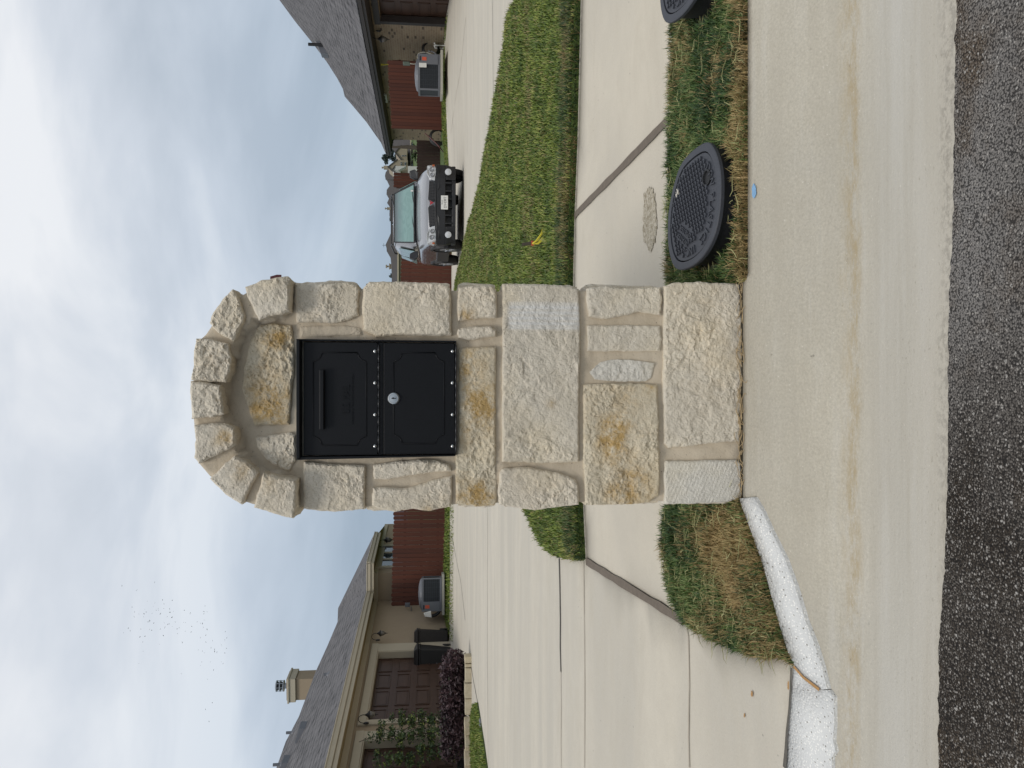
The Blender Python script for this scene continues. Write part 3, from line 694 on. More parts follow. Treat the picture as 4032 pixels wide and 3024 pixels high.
def stone(poly, prot=.022, depth=.07, rough=1., mat='stone', Y=YF, stains=(), pales=(), h=.0040, bulge=.0, name='stone_block', frame=None, jit=.0022, label=None, taper=.005):
    """rough block: outline (X,Z) in the wall plane, chiselled face, sides running back into the wall"""
    SN[0] += 1; sd_ = SN[0]
    ol = dens(poly, h * 1.1); cen = ol.mean(0)
    o2 = []
    for p_ in ol:
        k = noise.fractal(Vector((p_[0] * 60, p_[1] * 60, sd_)), .8, 2, 2) * jit + noise.noise(Vector((p_[0] * 17, p_[1] * 17, sd_))) * jit * 1.2
        d = p_ - cen; d = d / (np.linalg.norm(d) + 1e-9); o2.append(p_ + d * k)
    ol = np.array(o2); lo = ol.min(0); hi = ol.max(0)
    gx, gy = np.meshgrid(np.arange(lo[0], hi[0], h), np.arange(lo[1], hi[1], h)); P = np.stack([gx.ravel(), gy.ravel()], 1) + (nr.random((gx.size, 2)) - .5) * h * .7
    P = P[inpoly(P, ol)]; P = P[edist(P, ol) > h * .45]
    V, F = tri(ol, P); de = edist(V, ol); pr = np.clip(de / taper, 0, 1) ** .6
    bl = np.clip(de / .06, 0, 1) ** .8 * bulge
    rk = np.array([rock(a, b, sd_, rough) for a, b in V])
    prot = prot * .72; off = (prot * (.6 + .4 * pr)) + rk * (.6 + .4 * pr) + bl * .6
    fx = frame or (lambda a, d, b: (a, Y - d, b))
    mb = MB(); n = len(V); mb.v = [fx(V[i, 0], off[i], V[i, 1]) for i in range(n)]; mb.f = F[:]
    cnt = {}
    for f in F:
        for i in range(3):
            kk = (min(f[i], f[(i + 1) % 3]), max(f[i], f[(i + 1) % 3])); cnt[kk] = cnt.get(kk, 0) + 1
    idx = {}; nrow = max(1, int(depth / .03)) if depth > .2 else 1
    for (a, b), c_ in cnt.items():
        if c_ != 1: continue
        for q_ in (a, b):
            if q_ not in idx:
                idx[q_] = len(mb.v)
                for r_ in range(1, nrow + 1):
                    t = r_ / nrow; o_ = off[q_] * (1 - t) - depth * t
                    e_ = V[q_] - cen; e_ = e_ / (np.linalg.norm(e_) + 1e-9); kk = 0 if nrow == 1 else noise.fractal(Vector((V[q_, 0] * 14, o_ * 14, V[q_, 1] * 14 + sd_)), .8, 2, 3) * .007 * min(1, t * 6)
                    mb.v.append(fx(V[q_, 0] + e_[0] * kk, o_, V[q_, 1] + e_[1] * kk))
        pa, pb = a, b
        for r_ in range(nrow):
            na, nb_ = idx[a] + r_, idx[b] + r_; mb.f.append((pa, pb, nb_, na)); pa, pb = na, nb_
    o = mb.obj(name, M[mat], pil, smooth=False)
    vv = np.array(mb.v); S = np.zeros(len(vv)); Pl = np.zeros(len(vv))
    if frame is None:
        for (sx, sz, r_, am) in stains:
            d = np.hypot(vv[:, 0] - sx, vv[:, 2] - sz) / r_; wob = np.array([noise.noise(Vector(q_) * 22) for q_ in vv]) * .8
            S += am * np.exp(-(d + wob * .6).clip(0) ** 2)
        for (x0, x1, z0, z1, am) in pales:
            Pl += am * ss(x0 - .008, x0 + .004, vv[:, 0]) * ss(x1 + .008, x1 - .004, vv[:, 0]) * ss(z0 - .01, z0 + .005, vv[:, 2]) * ss(z1 + .01, z1 - .005, vv[:, 2]) * (.75 + .25 * np.sin(vv[:, 0] * 420))
    set_attr(o.data, 'stain', S); set_attr(o.data, 'pale', np.clip(Pl, 0, 1))
    if label: o['label'] = label
    return o
def XZ(f, pts, Y=YF): return [(lambda q_: (q_.x, q_.z))(onY(*f(a, b), Y)) for a, b in pts]
def st_(f, *l, Y=YF):
    o = []
    for a, b, r_, am in l: q_ = onY(*f(a, b), Y); o.append((q_.x, q_.z, r_ * 1.5 * .6329 / 1418, am * .95))
    return o
YA = YF - .045
arch = [
 ([(415,125),(520,85),(600,68),(680,57),(697,80),(694,180),(690,275),(640,292),(560,305),(500,332),(478,290),(450,230),(430,180)], 'stone', ()),
 ([(335,138),(372,185),(392,240),(412,300),(405,350),(375,400),(340,462),(250,415),(185,350),(215,280),(270,200)], 'stone', ()),
 ([(108,445),(200,450),(310,478),(328,560),(318,640),(295,720),(180,718),(82,700),(95,620),(98,520)], 'stone', ((310,600,50,.25),)),
 ([(75,710),(160,712),(265,738),(275,820),(283,915),(200,940),(80,948),(76,850),(70,780)], 'stone', ()),
 ([(92,985),(180,975),(290,972),(345,1005),(362,1050),(355,1112),(260,1165),(190,1195),(125,1228),(97,1190),(105,1080)], 'stone', ((345,1060,40,.8),)),
 ([(350,1178),(430,1215),(497,1285),(455,1370),(395,1480),(290,1420),(190,1320),(270,1250)], 'stone', ((440,1260,45,.5),)),
 ([(530,1285),(620,1305),(735,1330),(735,1450),(718,1570),(640,1555),(475,1500),(495,1400)], 'stone', ((600,1320,60,.35),))]
for pts, mt, stn in arch:
    P = XZ(ZA, pts, YA - .02); stone(P, .026, .54, 1.15, mt, Y=YA, stains=st_(ZA, *stn), name='arch_stone', bulge=.006)
front = [
 (ZA, [(505,365),(590,350),(700,362),(712,420),(722,600),(705,800),(690,985),(600,985),(470,990),(440,900),(400,780),(410,620),(440,480)], .018, 'stone3', ((600,470,60,.7),(560,750,80,.9),(590,920,70,.8),(640,420,45,.4)), {}),
 (ZA, [(480,1060),(560,1055),(690,1035),(725,1050),(735,1130),(725,1210),(690,1270),(600,1240),(540,1200),(490,1120)], .018, 'stone', (), {}),
 (ZA, [(725,95),(900,100),(1050,95),(1110,110),(1130,150),(1120,230),(1125,300),(1060,330),(970,350),(850,345),(735,345),(722,200)], .024, 'stone', (), {}),
 (ZA, [(755,372),(900,368),(1040,368),(1128,380),(1142,425),(1000,428),(760,438)], .006, 'mortar', (), dict(rough=.35)),
 (ZA, [(1150,130),(1190,90),(1400,88),(1600,95),(1690,110),(1705,200),(1700,340),(1700,425),(1600,430),(1350,425),(1230,435),(1150,390),(1145,250)], .03, 'stone', (), dict(bulge=.012)),
 (ZA, [(780,1215),(900,1230),(1010,1235),(1165,1240),(1160,1400),(1165,1515),(1050,1525),(900,1525),(780,1510),(775,1380)], .024, 'stone', (), {}),
 (ZA, [(1215,1235),(1350,1215),(1500,1200),(1600,1205),(1690,1235),(1700,1275),(1600,1280),(1450,1300),(1300,1330),(1220,1325),(1212,1280)], .02, 'stone', (), {}),
 (ZA, [(1210,1380),(1290,1375),(1400,1385),(1500,1360),(1590,1330),(1705,1305),(1708,1400),(1700,1500),(1560,1525),(1450,1510),(1350,1530),(1250,1515),(1205,1490)], .026, 'stone', ((1560,1510,30,.5),), {}),
 (ZB, [(165,125),(250,115),(370,118),(405,140),(408,300),(405,318),(300,320),(165,335),(158,200)], .022, 'stone', ((215,308,32,1.1),), {}),
 (ZB, [(165,385),(240,368),(370,365),(405,390),(405,435),(330,440),(260,455),(170,440),(158,410)], .022, 'stone', (), dict(rough=1.2)),
 (ZB, [(196,505),(400,500),(400,700),(398,1000),(398,1300),(408,1440),(395,1490),(280,1492),(150,1475),(150,1170),(166,1165),(168,800),(170,520)], .016, 'stone3', ((300,830,80,.8),(250,1000,90,.6),(280,1450,65,1.5),(220,580,70,.5),(340,830,40,.5),(230,700,90,.4)), {}),
 (ZB, [(445,108),(600,105),(860,118),(920,135),(928,400),(920,800),(918,1215),(800,1222),(640,1228),(440,1215),(440,800),(442,400)], .02, 'stone2', ((745,850,18,.9),), dict(rough=.85, pale='d')),
 (ZB, [(440,1262),(560,1250),(620,1255),(700,1268),(800,1290),(895,1325),(920,1370),(922,1485),(800,1500),(650,1520),(500,1500),(420,1485),(415,1400),(425,1300)], .024, 'stone', (), dict(bulge=.008)),
 (ZB, [(970,130),(1090,115),(1200,130),(1280,130),(1430,125),(1443,200),(1432,300),(1300,278),(1200,300),(1090,325),(980,310),(968,200)], .022, 'stone2', (), {}),
 (ZB, [(970,365),(1200,362),(1425,368),(1435,450),(1422,525),(1200,525),(970,525)], .012, 'stone2', (), dict(rough=.45)),
 (ZB, [(985,655),(1040,600),(1120,575),(1250,580),(1390,600),(1370,690),(1330,712),(1150,715),(1020,700)], .011, 'stone4', (), dict(rough=.6, taper=.03)),
 (ZB, [(950,735),(1020,730),(1250,725),(1410,735),(1420,1000),(1425,1300),(1420,1430),(1360,1470),(1300,1478),(1150,1485),(960,1485),(950,1200)], .022, 'stone3', ((1120,1110,70,1.1),(1350,750,35,.8),(1200,830,70,.5),(1130,980,60,.7),(1250,1360,110,.6),(1200,1450,80,.4)), {}),
 (ZB, [(1500,100),(1650,92),(1925,105),(1940,400),(1940,800),(1925,1090),(1805,1095),(1600,1118),(1480,1128),(1455,1100),(1448,800),(1450,400),(1450,120)], .02, 'stone2', ((1800,600,160,.16),(1750,250,110,.12)), dict(rough=.9)),
 (ZB, [(1460,1210),(1600,1210),(1900,1205),(1935,1230),(1935,1440),(1850,1465),(1700,1470),(1600,1480),(1455,1480),(1450,1300)], .018, 'stone4', ((1940,1350,50,.25),), dict(rough=.25)),
]
for f, pts, pr_, mt, stn, kw in front:
    kw = dict(kw); pl = ()
    if kw.pop('pale', None):
        a = onY(*ZB(480, 385), YF); b = onY(*ZB(925, 235), YF); pl = ((a.x, b.x, b.z, a.z, .85),)
    stone(XZ(f, pts, YF - pr_), pr_, .06, kw.pop('rough', 1.), mt, stains=st_(f, *stn), pales=pl, **kw)
# mortar core with a rounded top
core = XZ(ZA, [(1910,145),(1720,140),(1500,125),(1140,128),(745,112),(700,90),(560,104),(440,140),(350,185),(255,290),(170,410),(118,455),(96,600),(90,710),(92,950),(120,1225),(195,1310),(390,1465),(470,1490),(620,1530),(725,1545),(775,1500),(1190,1497),(1715,1488),(1910,1480)], YF)
c0 = onY(*ZB(1960, 1462), YF); c1 = onY(*ZB(1960, 135), YF); core = [(c1.x, -.06)] + core + [(c0.x, -.06)]
_z0 = onY(*ZA(745, 700), YF).z; _cc = onY(*ZA(745, 830), YF)
core = [(_cc.x + (x_ - _cc.x) * (.955 if z_ > _z0 + .004 else .985), (_cc.z + (z_ - _cc.z) * (.945 if z_ > _z0 else 1.))) for x_, z_ in core]
face = np.array(core); hh = .012; ol = dens(core, .02); lo = ol.min(0); hi = ol.max(0)
gx, gy = np.meshgrid(np.arange(lo[0], hi[0], hh), np.arange(lo[1], hi[1], hh)); P = np.stack([gx.ravel(), gy.ravel()], 1) + (nr.random((gx.size, 2)) - .5) * .006; P = P[inpoly(P, ol)]; P = P[edist(P, ol) > .006]
V, F = tri(ol, P); mb = MB()
ring = np.array([[onY(*ZA(a, b), YF).x, onY(*ZA(a, b), YF).z] for a, b in [(690,300),(500,345),(425,430),(390,500),(345,620),(320,720),(300,820),(310,930),(375,1010),(400,1110),(440,1180),(520,1265),(640,1290),(740,1310)]])
n = len(V); n_ = n
dz = []
inner = [(690,300),(500,345),(425,430),(390,500),(345,620),(320,720),(300,820),(310,930),(375,1010),(400,1110),(440,1180),(520,1265),(640,1290),(740,1310)]
inn = XZ(ZA, inner); zlow = inn[0][1]
ins = inpoly(V, inn + [(inn[-1][0], inn[-1][1])]); 
for i in range(n):
    x_, z_ = V[i]; k = noise.fractal(Vector((x_ * 30, z_ * 30, 0)), .8, 2, 3) * .0035
    top = z_ > zlow + .003 and not ins[i]
    if top: k += .040 * min(1, (z_ - zlow) / .02)      # the arch ring stands forward of the field below it
    dz.append(k)
mb.v = [(V[i, 0], YF - dz[i], V[i, 1]) for i in range(n)]; mb.f = F[:]
cnt = {}
for f in F:
    for i in range(3): kk = (min(f[i], f[(i + 1) % 3]), max(f[i], f[(i + 1) % 3])); cnt[kk] = cnt.get(kk, 0) + 1
idx = {}
for (a, b), c_ in cnt.items():
    if c_ == 1:
        for q_ in (a, b):
            if q_ not in idx: idx[q_] = len(mb.v); mb.v.append((V[q_, 0], YF + .50, V[q_, 1]))
        mb.f.append((a, b, idx[b], idx[a]))
bk = [(p_[0], p_[1]) for p_ in core]; o_ = len(mb.v); mb.v += [(p_[0], YF + .50, p_[1]) for p_ in bk]; mb.f.append(tuple(range(o_, o_ + len(bk))))
mb.obj('mortar_core', M['mortar'], pil, smooth=True)
# rough blocks on the two sides and the back (seen only from another position)
zc = [onY(*q_, YF).z for q_ in (ZB(1940, 0), ZB(1450, 0), ZB(940, 0), ZB(425, 0), ZB(140, 0), ZA(1140, 0), ZA(740, 0))]
rr = random.Random(3)
xl, xr = c0.x, c1.x
for sgn, xe in ((1, xr), (-1, xl)):
    for k in range(len(zc) - 1):
        z0, z1 = zc[k] + .012, zc[k + 1] - .012; cuts = [.0, rr.uniform(.15, .34), .475]
        for j in range(2):
            y0, y1 = YF + .02 + cuts[j] + .008, YF + .02 + cuts[j + 1] - .008
            stone([(y0, z0), (y1, z0), (y1, z1), (y0, z1)], .016, .03, .8, rr.choice(['stone', 'stone2', 'stone']), h=.011, frame=(lambda a, d, b, xe=xe, sgn=sgn: (xe + sgn * (d - .004), a, b)))
for k in range(len(zc) - 1):
    z0, z1 = zc[k] + .012, zc[k + 1] - .012; c = rr.uniform(-.12, .12)
    for x0, x1 in ((xl + .01, c - .008), (c + .008, xr - .01)):
        stone([(x0, z0), (x1, z0), (x1, z1), (x0, z1)], .02, .03, .8, rr.choice(['stone', 'stone2']), h=.012, frame=(lambda a, d, b: (a, YF + .50 + d, b)))
# ---------------------------------------------------------------- mailbox
YM = YF - .014
def px(a, b, Y=YM): return onY(*ZX(a, b), Y)
tl = px(72, 1535); tr = px(72, 108); bl = px(1940, 1490); br_ = px(1950, 130)
mail = thing('mailbox', ((tl.x + tr.x) / 2, YM, bl.z), 'black steel locking mailbox with two hinged doors set into the stone pillar', 'mailbox')
def quadbar(mb, p0, p1, p2, p3, d0, d1):
    """four (x,z) corners in front of the wall from offset d0 to d1"""
    vs = [(p.x, YM - d, p.z) for d in (d0, d1) for p in (p0, p1, p2, p3)]
    mb.add(vs, [(0, 1, 2, 3), (7, 6, 5, 4), (0, 4, 5, 1), (1, 5, 6, 2), (2, 6, 7, 3), (3, 7, 4, 0)])
mb = MB()
i_tl, i_tr, i_bl, i_br = px(112, 1500), px(112, 128), px(1938, 1476), px(1948, 146)
quadbar(mb, tl, tr, i_tr, i_tl, -.03, .030)       # top hood
quadbar(mb, tl, i_tl, i_bl, bl, -.03, .016); quadbar(mb, i_tr, tr, br_, i_br, -.03, .016)
quadbar(mb, px(1020, 1490), px(1020, 140), px(1086, 146), px(1086, 1478), -.01, .003)
quadbar(mb, px(1930, 1480), px(1938, 140), px(1950, 140), px(1942, 1480), -.03, .010)
quadbar(mb, i_tl, i_tr, i_br, i_bl, -.05, -.02)
mb.obj('frame', M['black'], mail, bevel=.0012)
def door(name, x0, x1, yl0, yl1, yr0, yr1):
    mb = MB(); quadbar(mb, px(x0, yl0), px(x0, yr0), px(x1, yr1), px(x1, yl1), -.012, .007); return mb.obj(name, M['black'], mail, bevel=.0015)
ud = door('upper_door', 142, 1018, 1486, 1482, 142, 146); ld = door('lower_door', 1088, 1932, 1474, 1470, 150, 156)
YD = YM - .007
def pd(a, b): q_ = onY(*ZX(a, b), YD); return Vector((q_.x, YD, q_.z))
def molding(parent, xa, xb, ya, yb, r=92, s_=14):
    pts = []
    def arc(cx, cy, a0, a1):
        for i in range(7): t = R(a0 + (a1 - a0) * i / 6); pts.append((cx + r * math.cos(t), cy + r * math.sin(t)))
    # corners scooped inwards with little square steps
    pts.append((xa, ya + r + s_)); pts.append((xa + s_ * 1.6, ya + r + s_)); arc(xa + 6, ya + 6, 84, 6); pts.append((xa + r + s_, ya + s_ * 1.6)); pts.append((xa + r + s_, ya))
    pts.append((xb - r - s_, ya)); pts.append((xb - r - s_, ya + s_ * 1.6)); arc(xb - 6, ya + 6, 174, 96); pts.append((xb - s_ * 1.6, ya + r + s_)); pts.append((xb, ya + r + s_))
    pts.append((xb, yb - r - s_)); pts.append((xb - s_ * 1.6, yb - r - s_)); arc(xb - 6, yb - 6, 264, 186); pts.append((xb - r - s_, yb - s_ * 1.6)); pts.append((xb - r - s_, yb))
    pts.append((xa + r + s_, yb)); pts.append((xa + r + s_, yb - s_ * 1.6)); arc(xa + 6, yb - 6, 354, 276); pts.append((xa + s_ * 1.6, yb - r - s_)); pts.append((xa, yb - r - s_)); pts.append(pts[0])
    mb = MB(); mb.tube([pd(a, b) for a, b in pts], .0019, 6); mb.obj('molding', M['black'], parent, smooth=True)
molding(ud, 252, 882, 266, 1366); molding(ld, 1205, 1806, 268, 1346)
mb = MB(); a, b = pd(330, 1176), pd(330, 474); w_ = abs(pd(390, 500).z - pd(330, 500).z)
mb.box(((a.x + b.x) / 2, YD - .008, a.z - .003), (b.x - a.x, .018, .005)); mb.box(((a.x + b.x) / 2, YD - .004, a.z - w_ * .55), (b.x - a.x, .010, w_ * .8)); mb.box(((a.x + b.x) / 2, YD - .016, a.z - .007), (b.x - a.x, .003, .010))
mb.obj('pull_handle', M['black'], ud, bevel=.0012)
def textmesh(s_, size, ext, align='CENTER', space=1.):
    cu = bpy.data.curves.new('t', 'FONT'); cu.body = s_; cu.size = size; cu.extrude = ext; cu.align_x = align; cu.align_y = 'CENTER'; cu.space_character = space; cu.resolution_u = 3
    ob = bpy.data.objects.new('t', cu); COL.objects.link(ob); bpy.context.view_layer.update()
    me = bpy.data.meshes.new_from_object(ob.evaluated_get(bpy.context.evaluated_depsgraph_get()))
    vs = [v.co.copy() for v in me.vertices]; fs = [tuple(p.vertices) for p in me.polygons]
    bpy.data.objects.remove(ob); bpy.data.curves.remove(cu); bpy.data.meshes.remove(me); return vs, fs
def text_on(mb, s_, org, xa, ya, size, ext, lift=0., space=1., wide=1.):
    vs, fs = textmesh(s_, size, ext, space=space); xa = Vector(xa).normalized(); ya = Vector(ya).normalized(); za = xa.cross(ya); org = Vector(org)
    mb.add([org + xa * v.x * wide + ya * v.y + za * (v.z + lift) for v in vs], fs)
mb = MB(); c = pd(641, 820); L_ = abs(pd(641, 1016).x - pd(641, 628).x); text_on(mb, 'U.S. MAIL', c, (1, 0, 0), (0, 0, 1), .030, .0022, space=1.05, wide=L_ / .145)
mb.obj('lettering', M['black'], ud)
mb = MB(); c = pd(722, 815); text_on(mb, 'APPROVED BY THE POSTMASTER GENERAL', c, (1, 0, 0), (0, 0, 1), .0072, .0012, wide=1.0)
mb.obj('lettering', M['black'], ud)
for par, xh, y0, y1 in ((ud, 1028, 1456, 168), (ld, 1946, 1450, 176)):
    mb = MB(); a, b = pd(xh, y0), pd(xh, y1); nk = 12
    for k in range(nk):
        p_ = a.lerp(b, k / nk); q_ = a.lerp(b, (k + .96) / nk); mb.tube([p_ + Vector((0, -.003, 0)), q_ + Vector((0, -.003, 0))], .0026 if k % 2 else .0022, 8)
    mb.obj('hinge', M['steel_dk'], par, smooth=True)
    for yy in (250, 626, 1003, 1378):
        c = pd(985 if par is ud else 1906, yy); mb = MB(); mb.lathe(c, [(.0052, 0), (.0050, .0012), (.0036, .0028), (.0012, .0034)], 14, axis=(0, -1, 0)); mb.lathe(c, [(.0016, .0030), (.0014, .0046)], 8, axis=(0, -1, 0)); mb.obj('rivet', M['chrome'], par, smooth=True)
c = pd(1206, 810); mb = MB(); mb.lathe(c, [(.0165, 0), (.0165, .003), (.015, .0055), (.0125, .0060), (.0120, .0045), (.0118, .0045), (.0010, .0050)], 28, axis=(0, -1, 0)); lk = mb.obj('lock', M['chrome'], ld, smooth=False)
mb = MB(); mb.box((c.x, c.y - .0052, c.z - .001), (.0022, .0016, .013)); mb.box((c.x + .0006, c.y - .0052, c.z + .001), (.0045, .0016, .004)); mb.obj('keyhole', M['iron'], ld)
# small flag folded at the right side of the pillar
f0 = onY(*ZA(575, 72), YF + .10); f1 = onY(*ZA(643, 50), YF + .10); mb = MB()
mb.prism([(f0.x - .02, f0.y, f0.z), (f0.x + .005, f0.y, f0.z + .0), (f1.x, f1.y, f0.z - .018), (f1.x, f1.y, f1.z), (f1.x - .03, f1.y, f1.z)], (0, .006, 0))
mb.obj('signal_flag', M['flag'], mail)
mb = MB(); mb.tube([(f1.x - .03, YF + .103, f0.z - .02), (f1.x - .03, YF + .103, f1.z - .05)], .003); mb.obj('flag_stem', M['iron'], mail)
# ---------------------------------------------------------------- water meter lids
def tread_lid(name_label, outline_px, ctr_px, Yc, tilt, yaw, letters, body_bottom=True, chip=None):
    c = onY(*ctr_px, Yc); th = thing('meter_box', (c.x, c.y, Tz(c.x, c.y)), name_label, 'meter box')
    nrm = Vector((math.sin(yaw) * math.sin(tilt), -math.cos(yaw) * math.sin(tilt), math.cos(tilt)))
    P = [onPl(a, b, c, nrm) for a, b in outline_px]
    ux = Vector((1, 0, 0)); ux = (ux - nrm * ux.dot(nrm)).normalized(); uy = nrm.cross(ux)
    L2 = np.array([((p - c).dot(ux), (p - c).dot(uy)) for p in P]); cen = (L2.max(0) + L2.min(0)) / 2
    L2 = L2 - cen; c = c + ux * cen[0] + uy * cen[1]
    cov = np.cov(L2.T); ev, vec = np.linalg.eigh(cov); major = vec[:, 1]
    if major[0] < 0: major = -major
    ux, uy = (ux * major[0] + uy * major[1]), (ux * -major[1] + uy * major[0])
    L2 = np.array([((p - c).dot(ux), (p - c).dot(uy)) for p in P])
    A_ = (L2[:, 0].max() - L2[:, 0].min()) / 2; B_ = (L2[:, 1].max() - L2[:, 1].min()) / 2
    print('lid', A_, B_)
    W3 = lambda x_, y_, z_: c + ux * x_ + uy * y_ + nrm * z_
    an = np.arctan2(L2[:, 1], L2[:, 0]); so = np.argsort(an); an = an[so]; rr_ = np.hypot(L2[:, 0], L2[:, 1])[so]
    an = np.concatenate([an - 2 * np.pi, an, an + 2 * np.pi]); rr_ = np.concatenate([rr_] * 3)
    def rad(t): return float(np.mean([np.interp(t + d_, an, rr_) for d_ in (-.12, -.06, 0, .06, .12)]))
    def oval(k, n=72):       # stadium-like oval
        o = []
        for i in range(n):
            t = 2 * math.pi * i / n - math.pi; r_ = rad(t); o.append((k[0] / A_ * r_ * math.cos(t), k[1] / B_ * r_ * math.sin(t)))
        return o
    def ringmesh(mb, levels):
        n = 72; o_ = len(mb.v)
        for (ka, kb, z_) in levels:
            mb.v += [tuple(W3(a, b, z_)) for a, b in oval((ka, kb), n)]
        for r_ in range(len(levels) - 1):
            for j in range(n): mb.f.append((o_ + r_ * n + j, o_ + r_ * n + (j + 1) % n, o_ + (r_ + 1) * n + (j + 1) % n, o_ + (r_ + 1) * n + j))
    mb = MB(); rim = .026
    ringmesh(mb, [(A_, B_, -.012), (A_, B_, -.002), (A_ - .003, B_ - .003, 0), (A_ - rim, B_ - rim * .8, 0), (A_ - rim - .001, B_ - rim * .8 - .001, -.014)])
    mb.obj('rim', M['lid'], th, smooth=False)
    mb = MB(); n = 72; ov = oval((A_ - .012, B_ - .012), n); lowz = Tz(c.x, c.y) - .05
    mb.v += [tuple(W3(a, b, -.010)) for a, b in ov] + [(lambda q_: (q_.x, q_.y + .0, lowz))(W3(a * .94, b * .94, 0)) for a, b in ov]
    for j in range(n): mb.f.append((j, (j + 1) % n, n + (j + 1) % n, n + j))
    mb.obj('box_body', M['lid_dark'], th, smooth=True)
    a_, b_ = A_ - rim - .004, B_ - rim * .8 - .004
    mb = MB(); ov = oval((a_, b_), n); ov2 = oval((a_ - .0015, b_ - .0015), n)
    mb.v += [tuple(W3(a, b, -.010)) for a, b in ov] + [tuple(W3(a, b, -.003)) for a, b in ov] + [tuple(W3(a, b, -.002)) for a, b in ov2]
    for r_ in range(2):
        for j in range(n): mb.f.append((r_ * n + j, r_ * n + (j + 1) % n, (r_ + 1) * n + (j + 1) % n, (r_ + 1) * n + j))
    mb.f.append(tuple(range(2 * n, 3 * n))); lid = mb.obj('lid', M['lid'], th)
    # raised treads: small stepped L-shaped lugs in staggered rows
    mb = MB(); sx, sy_ = .0205, .0135; hole = (a_ * .63, -b_ * .28)
    for j in range(-16, 17):
        for i in range(-14, 15):
            x_ = i * sx + (j % 2) * sx / 2; y_ = j * sy_
            rp = math.hypot(x_, y_); tp = math.atan2(y_, x_); near = letters and -2.9 < tp < -.25
            if rp > rad(tp) * (a_ / A_) - (.046 if near else .013): continue
            if letters and -a_ + .055 < x_ < -a_ + .055 + .058 and abs(y_ - .004) < .040: continue
            if letters and math.hypot(x_ - hole[0], (y_ - hole[1]) * 1.1) < .026: continue
            mb.box(W3(x_, y_, .0012), (.0118, .0042, .0066), ax=(ux, uy, nrm)); mb.box(W3(x_ + .0038, y_ + .0038, .0012), (.0042, .0070, .0066), ax=(ux, uy, nrm))
    mb.obj('tread', M['lid'], lid)
    if letters:
        ch = 'DFW PLASTICS INC'; mb = MB()
        for i, s_ in enumerate(ch):
            t = R(-14 - 146 * i / (len(ch) - 1)); rl = rad(t) * a_ / A_ - .023; q_ = (rl * math.cos(t), rl * math.sin(t))
            tx, ty = (math.sin(t) * a_, -math.cos(t) * b_); l_ = math.hypot(tx, ty); tx /= l_; ty /= l_
            if s_ == ' ': mb.obj('lettering', M['lid'], lid); mb = MB()
            else: text_on(mb, s_, W3(q_[0], q_[1], 0), ux * tx + uy * ty, ux * ty * 1 + uy * -tx if False else (ux * -ty + uy * tx), .034, .0028)
        mb.obj('lettering', M['lid'], lid); mb = MB(); text_on(mb, 'WATER', W3(-a_ + .068, .006, 0), uy, -ux, .024, .003, wide=1.0); mb.obj('lettering', M['lid'], lid); mb = MB(); text_on(mb, 'METER', W3(-a_ + .093, .006, 0), uy, -ux, .024, .003); mb.obj('lettering', M['lid'], lid)
        mb = MB(); hc = W3(hole[0], hole[1], -.004); mb.lathe(hc, [(.024, 0), (.024, .008), (.020, .008), (.019, .003)], 24, axis=nrm); mb.obj('reader_port', M['lid_dark'], lid)
        mb = MB(); mb.prism([W3(.002, b_ - .016, -.002), W3(.020, b_ - .014, -.002), W3(.018, b_ - .030, -.002), W3(-.004, b_ - .026, -.002)], nrm * .006); tag(mb.obj('stone_chip', M['stone4'], None, base=W3(.01, b_ - .02, 0)), 'small pale stone chip lying on the near round lid by the far rim', 'stone chip')
    FOOT.append([(q_[0], q_[1]) for q_ in [W3(a * 1.0, b * 1.0 - (.006 if b < 0 else 0), 0) for a, b in oval((A_, B_), 72)]])
    return th
FOOT = []
ol1 = [ZM(*q_) for q_ in [(640,345),(560,385),(480,450),(420,510),(385,570),(350,680),(320,800),(295,930),(285,1060),(283,1180),(300,1330),(330,1430),(370,1465),(450,1455),(530,1410),(600,1340),(650,1260),(690,1170),(720,1060),(740,900),(747,750),(740,600),(725,510),(700,440),(670,380)]]
tread_lid('dark oval water meter box with lettered treaded lid in grass, fully in view', ol1, ZM(515, 905), 2.285, R(9), R(6), True)
def copy_tree(o, parent=None):
    c = o.copy(); COL.objects.link(c); c.parent = parent
    for ch in list(o.children): copy_tree(ch, c)
    return c
lid0 = [o for o in COL.objects if o.name == 'meter_box'][0]
l2 = copy_tree(lid0); l2.location = lid0.location + Vector((.780, .012, .020)); l2.rotation_euler.z = R(-9)
tag(l2, 'second dark meter box in the grass strip, cut off by the photo edge', 'meter box')
f2 = []
for a, b in FOOT[0]:
    v_ = Vector((a - lid0.location.x, b - lid0.location.y, 0)); v_.rotate(l2.rotation_euler); f2.append((v_.x + l2.location.x, v_.y + l2.location.y))
blades('grass', [gRb], 98000, .016, .046, .0031, M['grass'], 'green grass strip with dry brown edge between sidewalk and curb', 4, dry_right, 1.15, excl=[FOOT[0], f2])
for o in (lid0, l2): o['group'] = 'water meter boxes in the grass strip'
